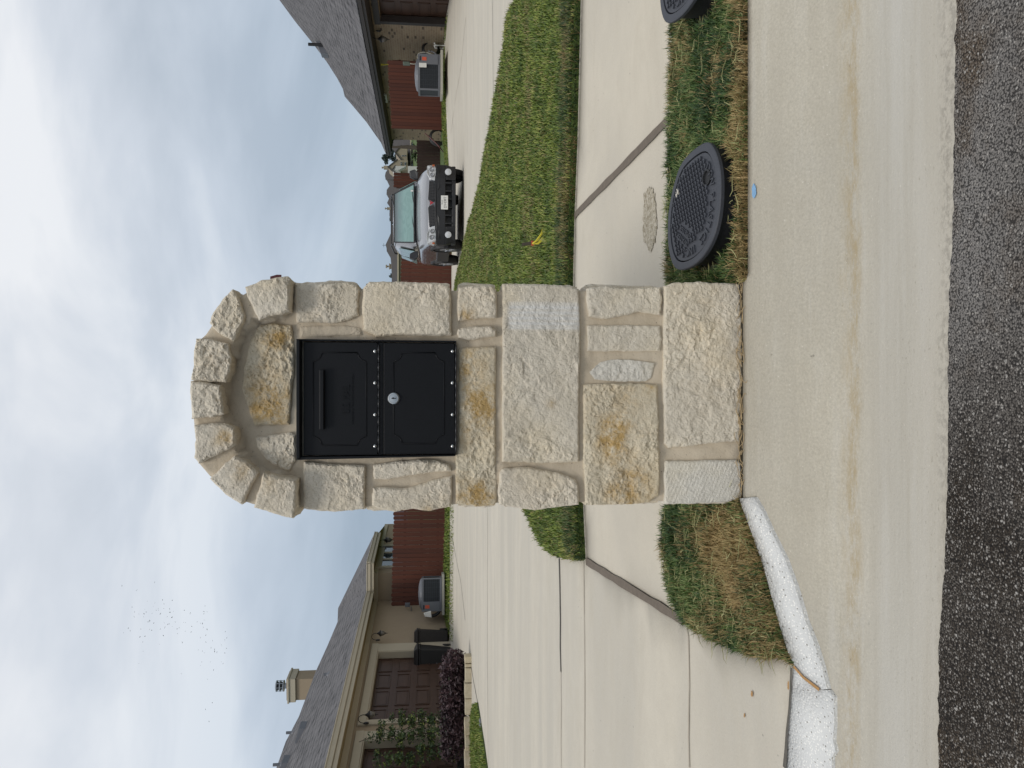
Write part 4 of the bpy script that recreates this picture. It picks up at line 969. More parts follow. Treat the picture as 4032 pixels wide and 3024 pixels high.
# ---------------------------------------------------------------- leaf clouds
def leaves(name, mat, parent, centers, n, size, seed, base=None, dry=.05, flat=1., wid=.5):
    """many small leaf faces; centers = (x,y,z,rx,ry,rz)"""
    g = np.random.default_rng(seed); wts = np.array([c[3] * c[4] * c[5] for c in centers]) ** .75; wts /= wts.sum(); V = []; F = []; TN = []; DR = []
    org = np.array(worigin(parent)) if parent else np.array(base)
    for ci, c in enumerate(centers):
        k = max(4, int(n * wts[ci])); d = g.normal(size=(k, 3)); d /= np.linalg.norm(d, axis=1)[:, None]; r = g.random(k) ** .45
        P = np.array(c[:3]) + d * r[:, None] * np.array(c[3:6])
        for p in P:
            a = g.normal(size=3); a /= np.linalg.norm(a); b = np.cross(a, g.normal(size=3)); b /= np.linalg.norm(b) + 1e-9; L = size * (.6 + .8 * g.random()); o = len(V)
            q = [p - a * L / 2, p + b * L * wid / 2, p + a * L / 2, p - b * L * wid / 2]; V += [x - org for x in q]; F.append((o, o + 1, o + 2, o + 3))
            t = .5 + .5 * noise.noise(Vector(p) * (1.2 / max(size * 6, .05))) + g.normal() * .18; TN += [min(1, max(0, t))] * 4; DR += [1. if g.random() < dry else 0.] * 4
    me = bpy.data.meshes.new(name); me.from_pydata([tuple(v) for v in V], [], F); set_attr(me, 'tone', TN); set_attr(me, 'dry', DR); me.materials.append(mat)
    o = bpy.data.objects.new(name, me); COL.objects.link(o)
    if parent: o.parent = parent
    else: o.location = tuple(org)
    return o
# ---------------------------------------------------------------- shared house pieces
def lantern(F, a, n, z, label, s=1., wall=None, parent=None):
    p = F.p(a, n, z); th = thing('wall_lantern', p, label, 'wall lantern', 'wall lanterns beside the garage doors')
    mb = MB(); mb.lathe(p + F.N * .015, [(.05 * s, 0), (.05 * s, .02), (.03 * s, .035)], 12, axis=F.N, sx=.8, sy=1.7)
    pts = [];
    for i in range(15):
        t = math.pi * (1.25 * i / 14); pts.append(p + F.N * (.03 + .13 * s * (1 - math.cos(t))) + Vector((0, 0, .06 * s + .17 * s * math.sin(t))))
    mb.tube(pts, .010 * s, 6); c = p + F.N * (.29 * s)
    mb.tube([c + Vector((0, 0, .12 * s)), c + Vector((0, 0, .0))], .008 * s, 6)
    mb.obj('bracket', M['iron'], th, smooth=True)
    mb = MB(); mb.lathe(c + Vector((0, 0, -.10 * s)), [(.125 * s, 0), (.11 * s, .02 * s), (.06 * s, .06 * s), (.03 * s, .11 * s), (.012 * s, .14 * s)], 14); mb.obj('cap', M['iron'], th, smooth=True)
    mb = MB(); mb.lathe(c + Vector((0, 0, -.27 * s)), [(.03 * s, 0), (.07 * s, .04 * s), (.09 * s, .10 * s), (.095 * s, .17 * s)], 14); mb.obj('lamp_glass', M['amber'], th, smooth=True)
    mb = MB(); mb.lathe(c + Vector((0, 0, -.36 * s)), [(.004, 0), (.015 * s, .03 * s), (.008 * s, .05 * s), (.03 * s, .08 * s), (.034 * s, .09 * s)], 10); mb.obj('finial', M['iron'], th, smooth=True)
    return th
def garage_door(F, house, a0, a1, z0, z1, n, cols, rows, mat='brown_door', tops=True):
    mb = MB(); mb.fbox(F, a0, a1, n - .05, n, z0, z1); W = (a1 - a0) / cols; H = (z1 - z0) / rows
    for r_ in range(rows):
        mb.fbox(F, a0, a1, n, n + .004, z0 + r_ * H - .006, z0 + r_ * H + .006) if r_ else None
        for c_ in range(cols):
            x0 = a0 + c_ * W + W * .09; x1 = a0 + (c_ + 1) * W - W * .09; y0 = z0 + r_ * H + H * .16; y1 = z0 + (r_ + 1) * H - H * .16
            for q_ in ((x0, x1, y0, y0 + .025), (x0, x1, y1 - .025, y1), (x0, x0 + .025, y0, y1), (x1 - .025, x1, y0, y1)): mb.fbox(F, q_[0], q_[1], n + .001, n + .018, q_[2], q_[3])
            mb.fbox(F, x0 + .06, x1 - .06, n + .001, n + .011, y0 + .055, y1 - .055)
    return mb.obj('garage_door', M[mat], house)
def roof_face(mb, pts3, uvF, ez, back=None):
    uv = [((p - uvF.O).dot(uvF.A), math.hypot((p - uvF.O).dot(uvF.N), p.z - ez)) for p in pts3]; mb.add(pts3, [tuple(range(len(pts3)))], uv)
# ---------------------------------------------------------------- left house (tan stucco)
LF = Frame((-7.216, 26.1, 0), (-.0864, -1, 0), (1, -.0864, 0))
hL = thing('stucco_house', LF.p(6, -3, .3), 'tan stucco house with dark brown garage doors and grey shingle roof, left of the pillar', 'house')
FLZ = .34; WZ = 2.80; EZ = 2.97
def La(zx, zy, n=0): return LF.az(Z5(zx, zy), n)
d1a = La(1400, 498)[0]; d1b = La(1400, 1122)[0]; d2a = La(1400, 1300)[0]; dz1 = La(1022, 500, -.25)[1]
t1a = La(1200, 438)[0]; t1b = La(1200, 1172)[0]; t2a = La(1200, 1235)[0]; tz = La(968, 440)[1]
d2b = d2a + (d1b - d1a); t2b = d2b + (d1a - t1a)
print('doors', d1a, d1b, d2a, dz1, tz, t1a, t1b, t2a)
mb = MB(); AE = 17.0; DZ = 2.40
mb.fbox(LF, 0, d1a, -.25, 0, .05, WZ); mb.fbox(LF, d1b, d2a, -.25, 0, .05, WZ); mb.fbox(LF, d2b, AE, -.25, 0, .05, WZ)
mb.fbox(LF, d1a, d1b, -.25, 0, DZ, WZ); mb.fbox(LF, d2a, d2b, -.25, 0, DZ, WZ)
# step-out: wall facing the street and the far wall with the window
k = (3024 - (2030 + .2832 * 770) - 1512) / FPX; Yf = 26.15
pA = Vector((-7.2, Yf, 0)); pB = Vector((k * Yf, Yf - .0, 0))
S2 = Frame((pB.x, pB.y, 0), (-.0864, -1, 0), (1, -.0864, 0))
dirA = LF.A; 
mb.prism([(pA.x - .1, Yf, .05), (pB.x, Yf, .05), (pB.x, Yf, WZ), (pA.x - .1, Yf, WZ)], (0, .2, 0))
mb.fbox(S2, -6.0, 0, -.2, -.002, .05, WZ)
mb.fbox(LF, 0, AE, -9.2, -9.0, .05, WZ); mb.fbox(LF, AE - .2, AE - .002, -9, -.25, .05, WZ); mb.fbox(S2, -6.2, -6.0, -9, 0, .05, WZ)
mb.obj('wall', M['stucco'], hL)
for a0, a1 in ((d1a, d1b), (d2a, d2b)):
    g_ = garage_door(LF, hL, a0 + .01, a1 - .01, FLZ, DZ - .005, -.18, 4, 4)
for (ta, tb, da, db) in ((t1a, t1b, d1a, d1b), (t2a, t2b, d2a, d2b)):
    mb = MB(); mb.fbox(LF, ta, da, .002, .045, .1, DZ - .001); mb.fbox(LF, db, tb, .002, .045, .1, DZ - .001); mb.fbox(LF, ta - .02, tb + .02, .002, .055, DZ, tz)
    mb.fbox(LF, da - .002, da + .03, -.17, .03, .1, DZ - .002); mb.fbox(LF, db - .03, db + .002, -.17, .03, .1, DZ - .002); mb.fbox(LF, da, db, -.17, .03, DZ - .03, DZ - .0015)
    mb.obj('door_frame', M['trim'], hL, bevel=.006)
# eaves
OV = .50
def gutter_line(n=OV):
    e0 = LF.p(AE, n, EZ); e1 = LF.p(-.0, n, EZ)
    k1 = (702 - 1512) / FPX; k2 = (815 - 1512) / FPX; k3 = (933 - 1512) / FPX
    y1 = 25.65; P1 = Vector((k1 * y1, y1, EZ)); P2 = Vector((k2 * y1, y1 , EZ)); 
    # far corner along A from P2
    t = (k3 * P2.y - P2.x) / (.0864 - k3); P3 = Vector((P2.x + .0864 * t, P2.y + t, EZ))
    return e0, P1, P2, P3
e0, P1, P2, P3 = gutter_line()
mb = MB()
def beam(mb, a, b, h, w_, down=0):
    d = (b - a).normalized(); s_ = d.cross(Vector((0, 0, 1))).normalized(); c = (a + b) / 2 - Vector((0, 0, h / 2 + down)); mb.box(c, ((b - a).length, w_, h), ax=(d, s_, Vector((0, 0, 1))))
for a, b in ((e0, P1), (P1, P2), (P2, P3)): beam(mb, a, b, .11, .10, .0); beam(mb, a, b, .03, .13, -.025); beam(mb, a, b, .10, .03, .112)
g_ = mb.obj('gutter', M['trim'], hL, bevel=.01)
mb = MB(); q0 = LF.p(AE, .0, WZ); q1 = LF.p(.1, 0, WZ); dZ = Vector((0, 0, -.06))
mb.add([e0 - Vector((0, 0, .12)), P1 - Vector((0, 0, .12)), q1, q0], [(0, 1, 2, 3)])
qa = Vector((pA.x, Yf, WZ)); qb = Vector((pB.x, Yf, WZ)); qc = S2.p(-6, 0, WZ)
mb.add([P1 - Vector((0, 0, .12)), P2 - Vector((0, 0, .12)), qb, qa], [(0, 1, 2, 3)]); mb.add([P2 - Vector((0, 0, .12)), P3 - Vector((0, 0, .12)), qc, qb], [(0, 1, 2, 3)])
mb.obj('soffit', M['soffit'], hL)
mb = MB(); mb.fbox(LF, -.05, AE, .003, .035, WZ - .14, WZ - .004); mb.prism([(pA.x, Yf - .035, WZ - .14), (pB.x + .03, Yf - .035, WZ - .14), (pB.x + .03, Yf - .035, WZ - .004), (pA.x, Yf - .035, WZ - .004)], (0, .032, 0)); mb.fbox(S2, -6, .0, .003, .035, WZ - .14, WZ - .004)
mb.obj('frieze', M['trim'], hL)
# roof faces: traced ridge lines dropped onto a real roof pitch
PT = .56
rn = (Vector((0, 0, 1)) + LF.N * PT).normalized()
def onroof(x, y): return onPl(x, y, LF.p(0, OV, EZ), rn)
sil = [(1088, 3024), (1125, 2920), (1177, 2821), (1243, 2644), (1286, 2550), (1329, 2449), (1331, 2395)]
up3 = [onroof(*q_) for q_ in sil]; r0 = up3[0] + (up3[0] - up3[1]).normalized() * 2.0
apex = up3[-1]
mb = MB(); e0r = LF.p(AE, OV + .03, EZ + .01); P1r = P1 + Vector((.03, -.02, .01)); P2r = P2 + Vector((.03, -.02, .01)); P3r = P3 + Vector((.03, .02, .01))
roof_face(mb, [e0r, r0] + up3 + [P1r], LF, EZ)
FXf = Frame((P1.x, P1.y, 0), (1, 0, 0), (0, -1, 0)); roof_face(mb, [P1r, apex, P2r], FXf, EZ)
s2_ = [(1331, 2393), (1351, 2342), (1402, 2240), (1457, 2103)]
hip = [onPl(a, b, P3, (P2r - P3r).cross(apex - P3r).normalized()) for a, b in s2_[1:]]
roof_face(mb, [P2r, apex] + [P3r], S2, EZ)
bk = [p - LF.N * 5 - Vector((0, 0, 2.6)) for p in [r0] + up3]
ptsb = [r0] + up3
for i in range(len(ptsb) - 1): roof_face(mb, [ptsb[i], ptsb[i + 1], bk[i + 1], bk[i]], LF, EZ)
roof_face(mb, [apex, P3r, P3r - LF.N * 9, bk[-1]], LF, EZ); roof_face(mb, [e0r, r0, bk[0], e0r - LF.N * 9], FXf, EZ)
rfL = mb.obj('roof', M['roof'], hL, fixn=False)
# chimney
cb = onPl(*Z7(420, 520), LF.p(0, -5.2, 0), LF.N); cz = cb.z; cx_, cy_ = cb.x, cb.y
ks = cy_ / FPX; hw = 330 * .2857 * ks * .5; 
mb = MB(); mb.box((cx_, cy_, cz - .9), (hw * 1.75, .75, 2.3), rz=R(-5)); ch = mb.obj('chimney', M['stucco'], rfL)
mb = MB(); ctp = cz + .12; mb.box((cx_, cy_, ctp - .10), (hw * 1.95, .92, .26), rz=R(-5)); mb.box((cx_, cy_, ctp + .05), (hw * 2.08, 1.0, .07), rz=R(-5)); mb.obj('chimney_cap', M['trim'], ch, bevel=.01) if False else mb.obj('chimney_cap', M['trim'], rfL, bevel=.01)
mb = MB(); fc = Vector((cx_, cy_, ctp + .08)); s_ = .0
mb.lathe(fc, [(.14, 0), (.14, .08), (.11, .09), (.11, .22)], 18)
for z0 in (.20, .335, .47): mb.lathe(fc + Vector((0, 0, z0)), [(.22, 0), (.22, .035)], 20)
mb.lathe(fc + Vector((0, 0, .505)), [(.22, 0), (.14, .03), (.02, .04)], 20)
for i in range(8):
    t = 2 * math.pi * i / 8; mb.tube([fc + Vector((.205 * math.cos(t), .205 * math.sin(t), .21)), fc + Vector((.205 * math.cos(t), .205 * math.sin(t), .5))], .012, 5)
mb.obj('flue_cap', simple('galvanised', (.30, .32, .34), .4, .1, 20, metal=.6), rfL)
mb = MB(); mb.lathe(fc + Vector((0, 0, .22)), [(.15, 0), (.15, .27)], 16); mb.obj('flue', M['iron'], rfL)
for zx, zy, hh_, mat in ((880, 370, .22, 'roof_far'), (395, 1170, .30, 'iron'), (240, 1610, .34, 'iron')):
    q_ = onroof(*Z7(zx, zy)); mb = MB(); mb.lathe(q_ - Vector((0, 0, .1)), [(.045, 0), (.045, hh_)], 10); mb.lathe(q_ - Vector((0, 0, .06)), [(.11, 0), (.07, .06), (.05, .10)], 10); mb.obj('vent_pipe', M['acgrey'], rfL)
for zx, zy in ((520, 1170), (285, 1640)):
    q_ = onroof(*Z7(zx, zy)); mb = MB(); mb.prism([q_ + LF.A * -.2 + LF.N * .22 + Vector((0, 0, -.16)), q_ + LF.A * .2 + LF.N * .22 + Vector((0, 0, -.16)), q_ + LF.A * .2 + LF.N * .22 + Vector((0, 0, .05)), q_ + LF.A * -.2 + LF.N * .22 + Vector((0, 0, .05))], -LF.N * .42 + Vector((0, 0, .12))); mb.obj('box_vent', M['acgrey'], rfL)
# window in the far wall
wa = [S2.az(ZL(a, b), 0) for a, b in ((120, 440), (120, 715))]; wa0, wa1 = min(wa[0][0], wa[1][0]), max(wa[0][0], wa[1][0]); wz = .88 + 1.35
wt = S2.az(ZL(100, 600), 0)[1]; wbm = wt - 1.5
wf = MB(); TRW = .18
wf.fbox(S2, wa0 - TRW, wa1 + TRW, .002, .05, wt, wt + TRW); wf.fbox(S2, wa0 - TRW, wa0, .002, .05, wbm, wt - .001); wf.fbox(S2, wa1, wa1 + TRW, .002, .05, wbm, wt - .001); wf.fbox(S2, wa0 - TRW, wa1 + TRW, .002, .06, wbm - .12, wbm - .001)
for i in (1, 2): am = wa0 + (wa1 - wa0) * i / 3; wf.fbox(S2, am - .07, am + .07, .003, .045, wbm, wt - .002)
win = wf.obj('window', M['trim'], hL); mb = MB(); mb.fbox(S2, wa0, wa1, .0, .012, wbm, wt); mb.obj('pane', M['glass'], win)
# camera hung from the far eave (dark scroll lantern) and grill hood behind the fence
lantern(Frame((P3.x - .55, P3.y - .3, 0), (0, -1, 0), (1, 0, 0)), 0, 0.05, 2.62, 'black scroll lantern hanging at the far corner of the stucco house, above the fence', 1.0)
lantern(LF, LF.az(Z7(1400, 1085), 0)[0], .05, LF.az(Z7(1395, 1085), 0)[1] - .02, 'wall lantern between the two brown garage doors of the stucco house', .78)
lantern(LF, LF.az(Z5(1020, 420), 0)[0], .05, LF.az(Z5(1020, 420), 0)[1], 'wall lantern on tan stucco above the black trash bin', .78)
# ---------------------------------------------------------------- right house (tan brick)
RF = Frame((11.0, 35.2, 0), (0, -1, 0), (-1, 0, 0))
hR = thing('brick_house', RF.p(9, -4, .3), 'tan brick house with dark brown eaves, brown garage door and steep grey roof, right side', 'house')
EZR = 2.91; WR = 2.66
k = RF.az(Z8(1200, 508), 0)[0]; ga = k; gz = RF.az(Z8(385, 380), -.25)[1]; print('garage R', ga, gz)
gz = 2.42
AR = 24.0
mb = MB(); mb.fbox(RF, 0, ga, -.25, 0, -.1, WR); mb.fbox(RF, ga, ga + 4.9, -.25, 0, gz, WR); mb.fbox(RF, ga + 4.9, AR, -.25, 0, -.1, WR)
mb.fbox(RF, 0.002, .25, -9, -.25, -.1, WR); mb.fbox(RF, AR - .2, AR, -9, -.25, -.1, WR); mb.fbox(RF, 0, AR, -9.2, -9, -.1, WR)
mb.obj('wall', M['brick'], hR)
mb = MB(); mb.fbox(RF, 0, ga - .02, .002, .03, -.1, .40); mb.obj('foundation', M['pad'], hR)
garage_door(RF, hR, ga + .04, ga + 4.86, .32, gz - .01, -.20, 5, 4)
mb = MB(); mb.fbox(RF, ga - .03, ga + .14, -.15, .05, .3, gz + .0); mb.fbox(RF, ga + 4.76, ga + 4.93, -.15, .05, .3, gz); mb.fbox(RF, ga - .06, ga + 4.96, .003, .06, gz + .001, gz + .18); mb.obj('door_frame', M['brown_trim'], hR)
mb = MB(); a = RF.p(-.6, .5, EZR); b = RF.p(AR, .5, EZR); beam(mb, a, b, .20, .06, 0); beam(mb, a, b, .10, .14, .01); beam(mb, a - RF.N * 9, a, .2, .06)
mb.obj('gutter', M['brown_trim'], hR)
mb = MB(); mb.add([RF.p(-.6, .48, EZR - .2), RF.p(AR, .48, EZR - .2), RF.p(AR, -.01, WR), RF.p(-.6, -.01, WR)], [(0, 1, 2, 3)]); mb.add([RF.p(-.6, .48, EZR - .19), RF.p(-.6, -9, EZR - .19), RF.p(.01, -9, WR), RF.p(.01, .48, WR)], [(0, 1, 2, 3)]); mb.obj('soffit', M['brown_trim'], hR)
PR = .68; rnR = (Vector((0, 0, 1)) + RF.N * PR).normalized(); E0 = RF.p(0, .55, EZR + .02)
silR = [(1100, 0), (1161, 83), (1230, 169), (1288, 246), (1327, 307), (1350, 350), (1357, 380), (1384, 411), (1442, 480), (1500, 562)]
uR = [onPl(a, b, E0, rnR) for a, b in silR]; r0 = uR[0] + (uR[0] - uR[1]).normalized() * 5
fc_ = onPl(1519, 586, E0, rnR); ec = RF.p(-.62, .56, EZR + .02)
eN = RF.p(AR, .56, EZR + .02)
mb = MB(); roof_face(mb, [eN, r0] + uR + [ec], RF, EZR)
FB = Frame(ec, (1, 0, 0), (0, 1, 0)); pts = [r0] + uR + [ec]; bkk = [p - RF.N * (6 if i < len(pts) - 1 else 9) - Vector((0, 0, 3.2 if i < len(pts) - 1 else 0)) for i, p in enumerate(pts)]
for i in range(len(pts) - 1): roof_face(mb, [pts[i], pts[i + 1], bkk[i + 1], bkk[i]], FB, EZR)
rfR = mb.obj('roof', M['roof'], hR, fixn=False)
q_ = onPl(*Z3(720, 505), E0, rnR); mb = MB(); mb.prism([q_ + RF.A * -.25 + RF.N * .25 + Vector((0, 0, -.16)), q_ + RF.A * .2 + RF.N * .25 + Vector((0, 0, -.16)), q_ + RF.A * .2 + RF.N * .25 + Vector((0, 0, .12)), q_ + RF.A * -.25 + RF.N * .25 + Vector((0, 0, .12))], -RF.N * .5 + Vector((0, 0, .2))); mb.obj('box_vent', M['acgrey'], rfR)
q_ = onPl(*Z3(700, 460), E0, rnR); tp = onPl(*Z3(556, 458), q_, Vector((0, -1, 0))); mb = MB(); mb.tube([q_ - Vector((0, 0, .2)), Vector((q_.x, q_.y, tp.z))], .065, 10); mb.obj('vent_pipe', M['iron'], rfR)
lantern(RF, RF.az(Z8(545, 620), 0)[0], .05, RF.az(Z8(500, 620), 0)[1], 'black scroll lantern on the tan brick wall beside the right garage door', .95)
# small vent window high in the brick wall
v0 = RF.az(Z3(1318, 955), 0); v1 = RF.az(Z3(1370, 1035), 0)
a0, a1 = min(v0[0], v1[0]), max(v0[0], v1[0]); z1_ = v0[1]; z0_ = v1[1]
mb = MB(); mb.fbox(RF, a0, a1, .002, .07, z1_ - .06, z1_); mb.fbox(RF, a0, a1, .002, .07, z0_, z0_ + .06); mb.fbox(RF, a0, a0 + .08, .002, .07, z0_ + .06, z1_ - .06); mb.fbox(RF, a1 - .08, a1, .002, .07, z0_ + .06, z1_ - .06); mb.fbox(RF, (a0 + a1) / 2 - .05, (a0 + a1) / 2 + .05, .003, .065, z0_ + .06, z1_ - .06)
wv_ = mb.obj('window', M['white'], hR); mb = MB(); mb.fbox(RF, a0 + .01, a1 - .01, .001, .02, z0_ + .02, z1_ - .02); mb.obj('pane', M['glass'], wv_)
for dy in (930, 990):     # white pipe elbows near the foundation
    mb = MB(); p0 = RF.p(*[RF.az(Z8(1725, dy), .03)[0]], .03, RF.az(Z8(1722, dy), .03)[1]); p1 = p0 + Vector((0, 0, -.02)) + RF.N * .08; p2 = p1 + Vector((0, 0, -.36)); mb.tube([p0, p1, p2], .035, 8); mb.obj('drain_pipe', M['white'], hR)
# ---------------------------------------------------------------- fences
def fence(label, pts, hgt, mat, zoff=0., pw=.142, tops=None, posts=True, wave=.012, cat='fence', base=None):
    """dog-ear pickets along ground points"""
    pts = [Vector((p[0], p[1], 0)) for p in pts]; th = thing('wooden_fence', (pts[0] + pts[-1]) / 2 + Vector((0, 0, Tz(*((pts[0] + pts[-1]) / 2)[:2]))), label, 'fence')
    mb = MB(); rb = MB(); s = 0.; tot = sum((pts[i + 1] - pts[i]).length for i in range(len(pts) - 1)); u = 0
    for i in range(len(pts) - 1):
        a, b = pts[i], pts[i + 1]; d = (b - a).normalized(); nrm = Vector((d.y, -d.x, 0)); L_ = (b - a).length; k = int(L_ / pw + .5); pw = L_ / k
        for j in range(k):
            t = (s + j * pw) / tot; z1 = (tops[0] * (1 - t) + tops[1] * t if tops else Tz(a.x, a.y) + hgt) + rr.uniform(-wave, wave)
            p0 = a + d * (j * pw + .003); p1 = a + d * ((j + 1) * pw - .003); zz = min(Tz(p0.x, p0.y), Tz(p1.x, p1.y)) - .03; off = nrm * rr.uniform(0, .006)
            q_ = [Vector((p0.x, p0.y, zz)), Vector((p1.x, p1.y, zz)), Vector((p1.x, p1.y, z1 - .035)), Vector((p1.x, p1.y, z1)) - d * .035, Vector((p0.x, p0.y, z1)) + d * .035, Vector((p0.x, p0.y, z1 - .035))]
            q_ = [x_ + off for x_ in q_]; o_ = len(mb.v); n0 = len(mb.v); mb.prism(q_, -nrm * .016)
            for r_ in range(12):
                v_ = mb.v[n0 + r_]; mb.uv[n0 + r_] = (u + (.004 if r_ % 6 in (0, 4, 5) else .138), v_[2])
            u += .142
        z1m = (tops[0] + tops[1]) / 2 if tops else Tz(a.x, a.y) + hgt
        for zz in (.3, .85, 1.4): rb = MB(); beam(rb, Vector((a.x, a.y, z1m - hgt + zz + .09)) - nrm * .045, Vector((b.x, b.y, z1m - hgt + zz + .09)) - nrm * .045, .09, .04); rb.obj('rail', M[mat], th)
        s += L_
    mb.obj('picket_panel', M[mat], th)
    for i in range(len(pts) - 1):
        a, b = pts[i], pts[i + 1]; d = (b - a).normalized(); nrm = Vector((d.y, -d.x, 0)); n_ = max(1, int((b - a).length / 2.4))
        for j in range(n_ + 1):
            p_ = a.lerp(b, .05 + .9 * j / n_) - nrm * .12; z1 = (tops[0] + tops[1]) / 2 if tops else Tz(a.x, a.y) + hgt
            m2 = MB(); m2.box((p_.x, p_.y, z1 - hgt / 2 - .1), (.09, .09, hgt - .1)); m2.obj('post', M[mat], th)
    return th
def atk(u, Y): return ((u - 1512) / FPX * Y, Y)
fl0 = atk(646, 26.0); fl1 = atk(1400, 27.6)
def ztop(v, Y): return EYE + onY(v, 1512, Y).z - EYE
fence('long red stained cedar fence behind the pillar, joining the tan stucco house', [atk(646, 25.6), atk(800, 25.9), fl1], 1.83, 'fence', tops=(onY(1543, 1512, 26.0).z, onY(1560, 1512, 27.6).z))
f2a = atk(1402, 27.7); f2b = atk(2160, 28.2)
fence('red cedar fence behind the silver car, right of the pillar', [f2a, f2b], 1.83, 'fence', tops=(onY(1560, 1512, 27.7).z, onY(1584, 1512, 28.2).z))
fr0 = atk(2507, 27.0); fr1 = atk(2772, 24.8)
fence('red stained cedar fence panel in front of the brick house behind the air conditioner', [fr0, fr1], 1.83, 'fence', tops=(onY(1541, 1512, 27).z, onY(1524.5, 1512, 24.8).z))
fence('dark brown stained fence beyond the brick house corner', [atk(2280, 37), atk(2478, 37)], 1.75, 'fence_dk', tops=(onY(1641, 1512, 37).z, onY(1640, 1512, 37).z))
fence('distant red fence section showing above the silver car', [atk(2278, 40), atk(2336, 40)], 2.4, 'fence', tops=(onY(1549, 1512, 40).z, onY(1549, 1512, 40).z))
# ---------------------------------------------------------------- air conditioners
def ac(label, c, w_, d_, h, rz, side=1):
    th = thing('air_conditioner', c, label, 'air conditioner', 'outdoor air conditioning units'); c = Vector(c); ax = (Vector((math.cos(rz), math.sin(rz), 0)), Vector((-math.sin(rz), math.cos(rz), 0)), Vector((0, 0, 1)))
    P = lambda a, b, z: c + ax[0] * a + ax[1] * b + ax[2] * z
    mb = MB(); mb.box(P(0, 0, .04), (w_ + .22, d_ + .2, .07), ax=ax); mb.obj('pad', M['pad'], th)
    mb = MB(); mb.box(P(0, 0, .09 + h / 2), (w_ - .04, d_ - .04, h - .06), ax=ax); mb.obj('coil', M['acdark'], th)
    mb = MB(); GL = MB()
    for zz in (.115, .09 + h): mb.box(P(0, 0, zz), (w_, d_, .06), ax=ax)
    for a in (-1, 1):
        for b in (-1, 1): mb.box(P(a * (w_ / 2 - .02), b * (d_ / 2 - .02), .1 + h / 2), (.045, .045, h - .05), ax=ax)
    for i in range(1, 9): GL.box(P(0, -d_ / 2 + .012, .12 + h * i / 9.5), (w_ - .05, .008, .008), ax=ax)
    for i in range(1, 7): GL.box(P(-w_ / 2 + w_ * i / 7, -d_ / 2 + .010, .1 + h / 2), (.008, .006, h - .08), ax=ax)
    mb.obj('case', M['acgrey'], th); GL.obj('wire_guard', M['acline'], th)
    mb = MB(); mb.box(P(side * (w_ / 2 - .15), -d_ / 2 - .002, .12 + h / 2), (.28, .03, h - .06), ax=ax); pn = mb.obj('control_panel', M['acgrey'], th)
    mb = MB(); cc = P(side * (w_ / 2 - .14), -d_ / 2 - .020, .12 + h * .70); mb.box(cc, (.10, .004, .13), ax=(ax[0], ax[1], ax[2])); mb.obj('sticker', M['orange'], pn)
    mb = MB(); mb.box(P(side * (w_ / 2 - .13), -d_ / 2 - .020, .12 + h * .89), (.13, .004, .04), ax=ax); mb.obj('badge', M['acdark'], pn)
    mb = MB(); mb.lathe(P(0, 0, .12 + h), [(min(w_, d_) * .5, 0), (min(w_, d_) * .46, .05), (min(w_, d_) * .3, .09), (.05, .11)], 20, sx=w_ / min(w_, d_) * .96, sy=d_ / min(w_, d_) * .96); mb.obj('fan_guard', M['acgrey'], th)
    return th
pR = onY(1737, 300, 23.6); acR = ac('grey air conditioner with white label by the brick wall and red fence, right house', (pR.x, 23.6, pR.z - .05), 1.02, .85, .62, R(-8), 1)
mb = MB(); a_ = Vector((math.cos(R(-8)), math.sin(R(-8)), 0)); q_ = Vector(acR.location) + a_ * .18 + Vector((-.06, -.45, .60)); mb.box(q_, (.13, .006, .22)); mb.obj('label_plate', M['white'], acR)
pL = onY(1743, 2335, 24.4); acL = ac('grey air conditioner before the red fence beside the stucco house', (pL.x, 24.4, pL.z - .05), 1.0, .85, .58, R(10), -1)
# disconnect boxes, conduits, hoses
def wire(label, name, pts, r, mat, cat): 
    mb = MB(); mb.tube([Vector(p_) for p_ in smoothline([tuple(p_) for p_ in pts], 5)], r, 6); return tag(mb.obj(name, mat, None, base=pts[0], smooth=True), label, cat)
q_ = onY(*Z8(1110, 1385), 24.6); mb = MB(); mb.box(q_, (.10, .1, .22)); mb.box(q_ + Vector((0, -.05, 0)), (.085, .02, .19)); bx = tag(mb.obj('disconnect_box', M['green_box'], None, base=q_, bevel=.008), 'grey green electrical box at the edge of the red fence, right house', 'electrical box')
wire('looped grey conduit running from the electrical box to the right air conditioner', 'conduit', [onY(*Z8(a, b), 24.2) for a, b in ((1185, 1385), (1300, 1392), (1370, 1350), (1345, 1220), (1400, 1150), (1520, 1140), (1650, 1180), (1760, 1260), (1800, 1330))], .014, M['pad'], 'conduit')
wire('grey insulated pipe curving down beside the right air conditioner', 'pipe', [onY(*Z8(a, b), 24.1) for a, b in ((1580, 1110), (1690, 1130), (1780, 1210), (1830, 1300), (1820, 1390), (1760, 1420))], .02, M['acgrey'], 'pipe')
q_ = onY(*ZL(440, 1240), 25.2); mb = MB(); mb.box(q_, (.13, .08, .16)); mb.box(q_ + Vector((0, -.04, 0)), (.11, .02, .13)); tag(mb.obj('disconnect_box', M['acgrey'], None, base=q_, bevel=.008), 'small grey electrical box where the red fence meets the stucco wall', 'electrical box')
wire('thin conduit hanging from the small electrical box on the stucco wall', 'conduit', [onY(*ZL(a, b), 25.1) for a, b in ((490, 1260), (492, 1330), (495, 1390), (520, 1415))], .016, M['acgrey'], 'conduit')
wire('black drain hose from the left air conditioner to the bins', 'hose', [onY(*ZL(a, b), 24.0) for a, b in ((870, 1240), (890, 1310), (860, 1360), (820, 1385), (780, 1395))], .05, M['iron'], 'hose')
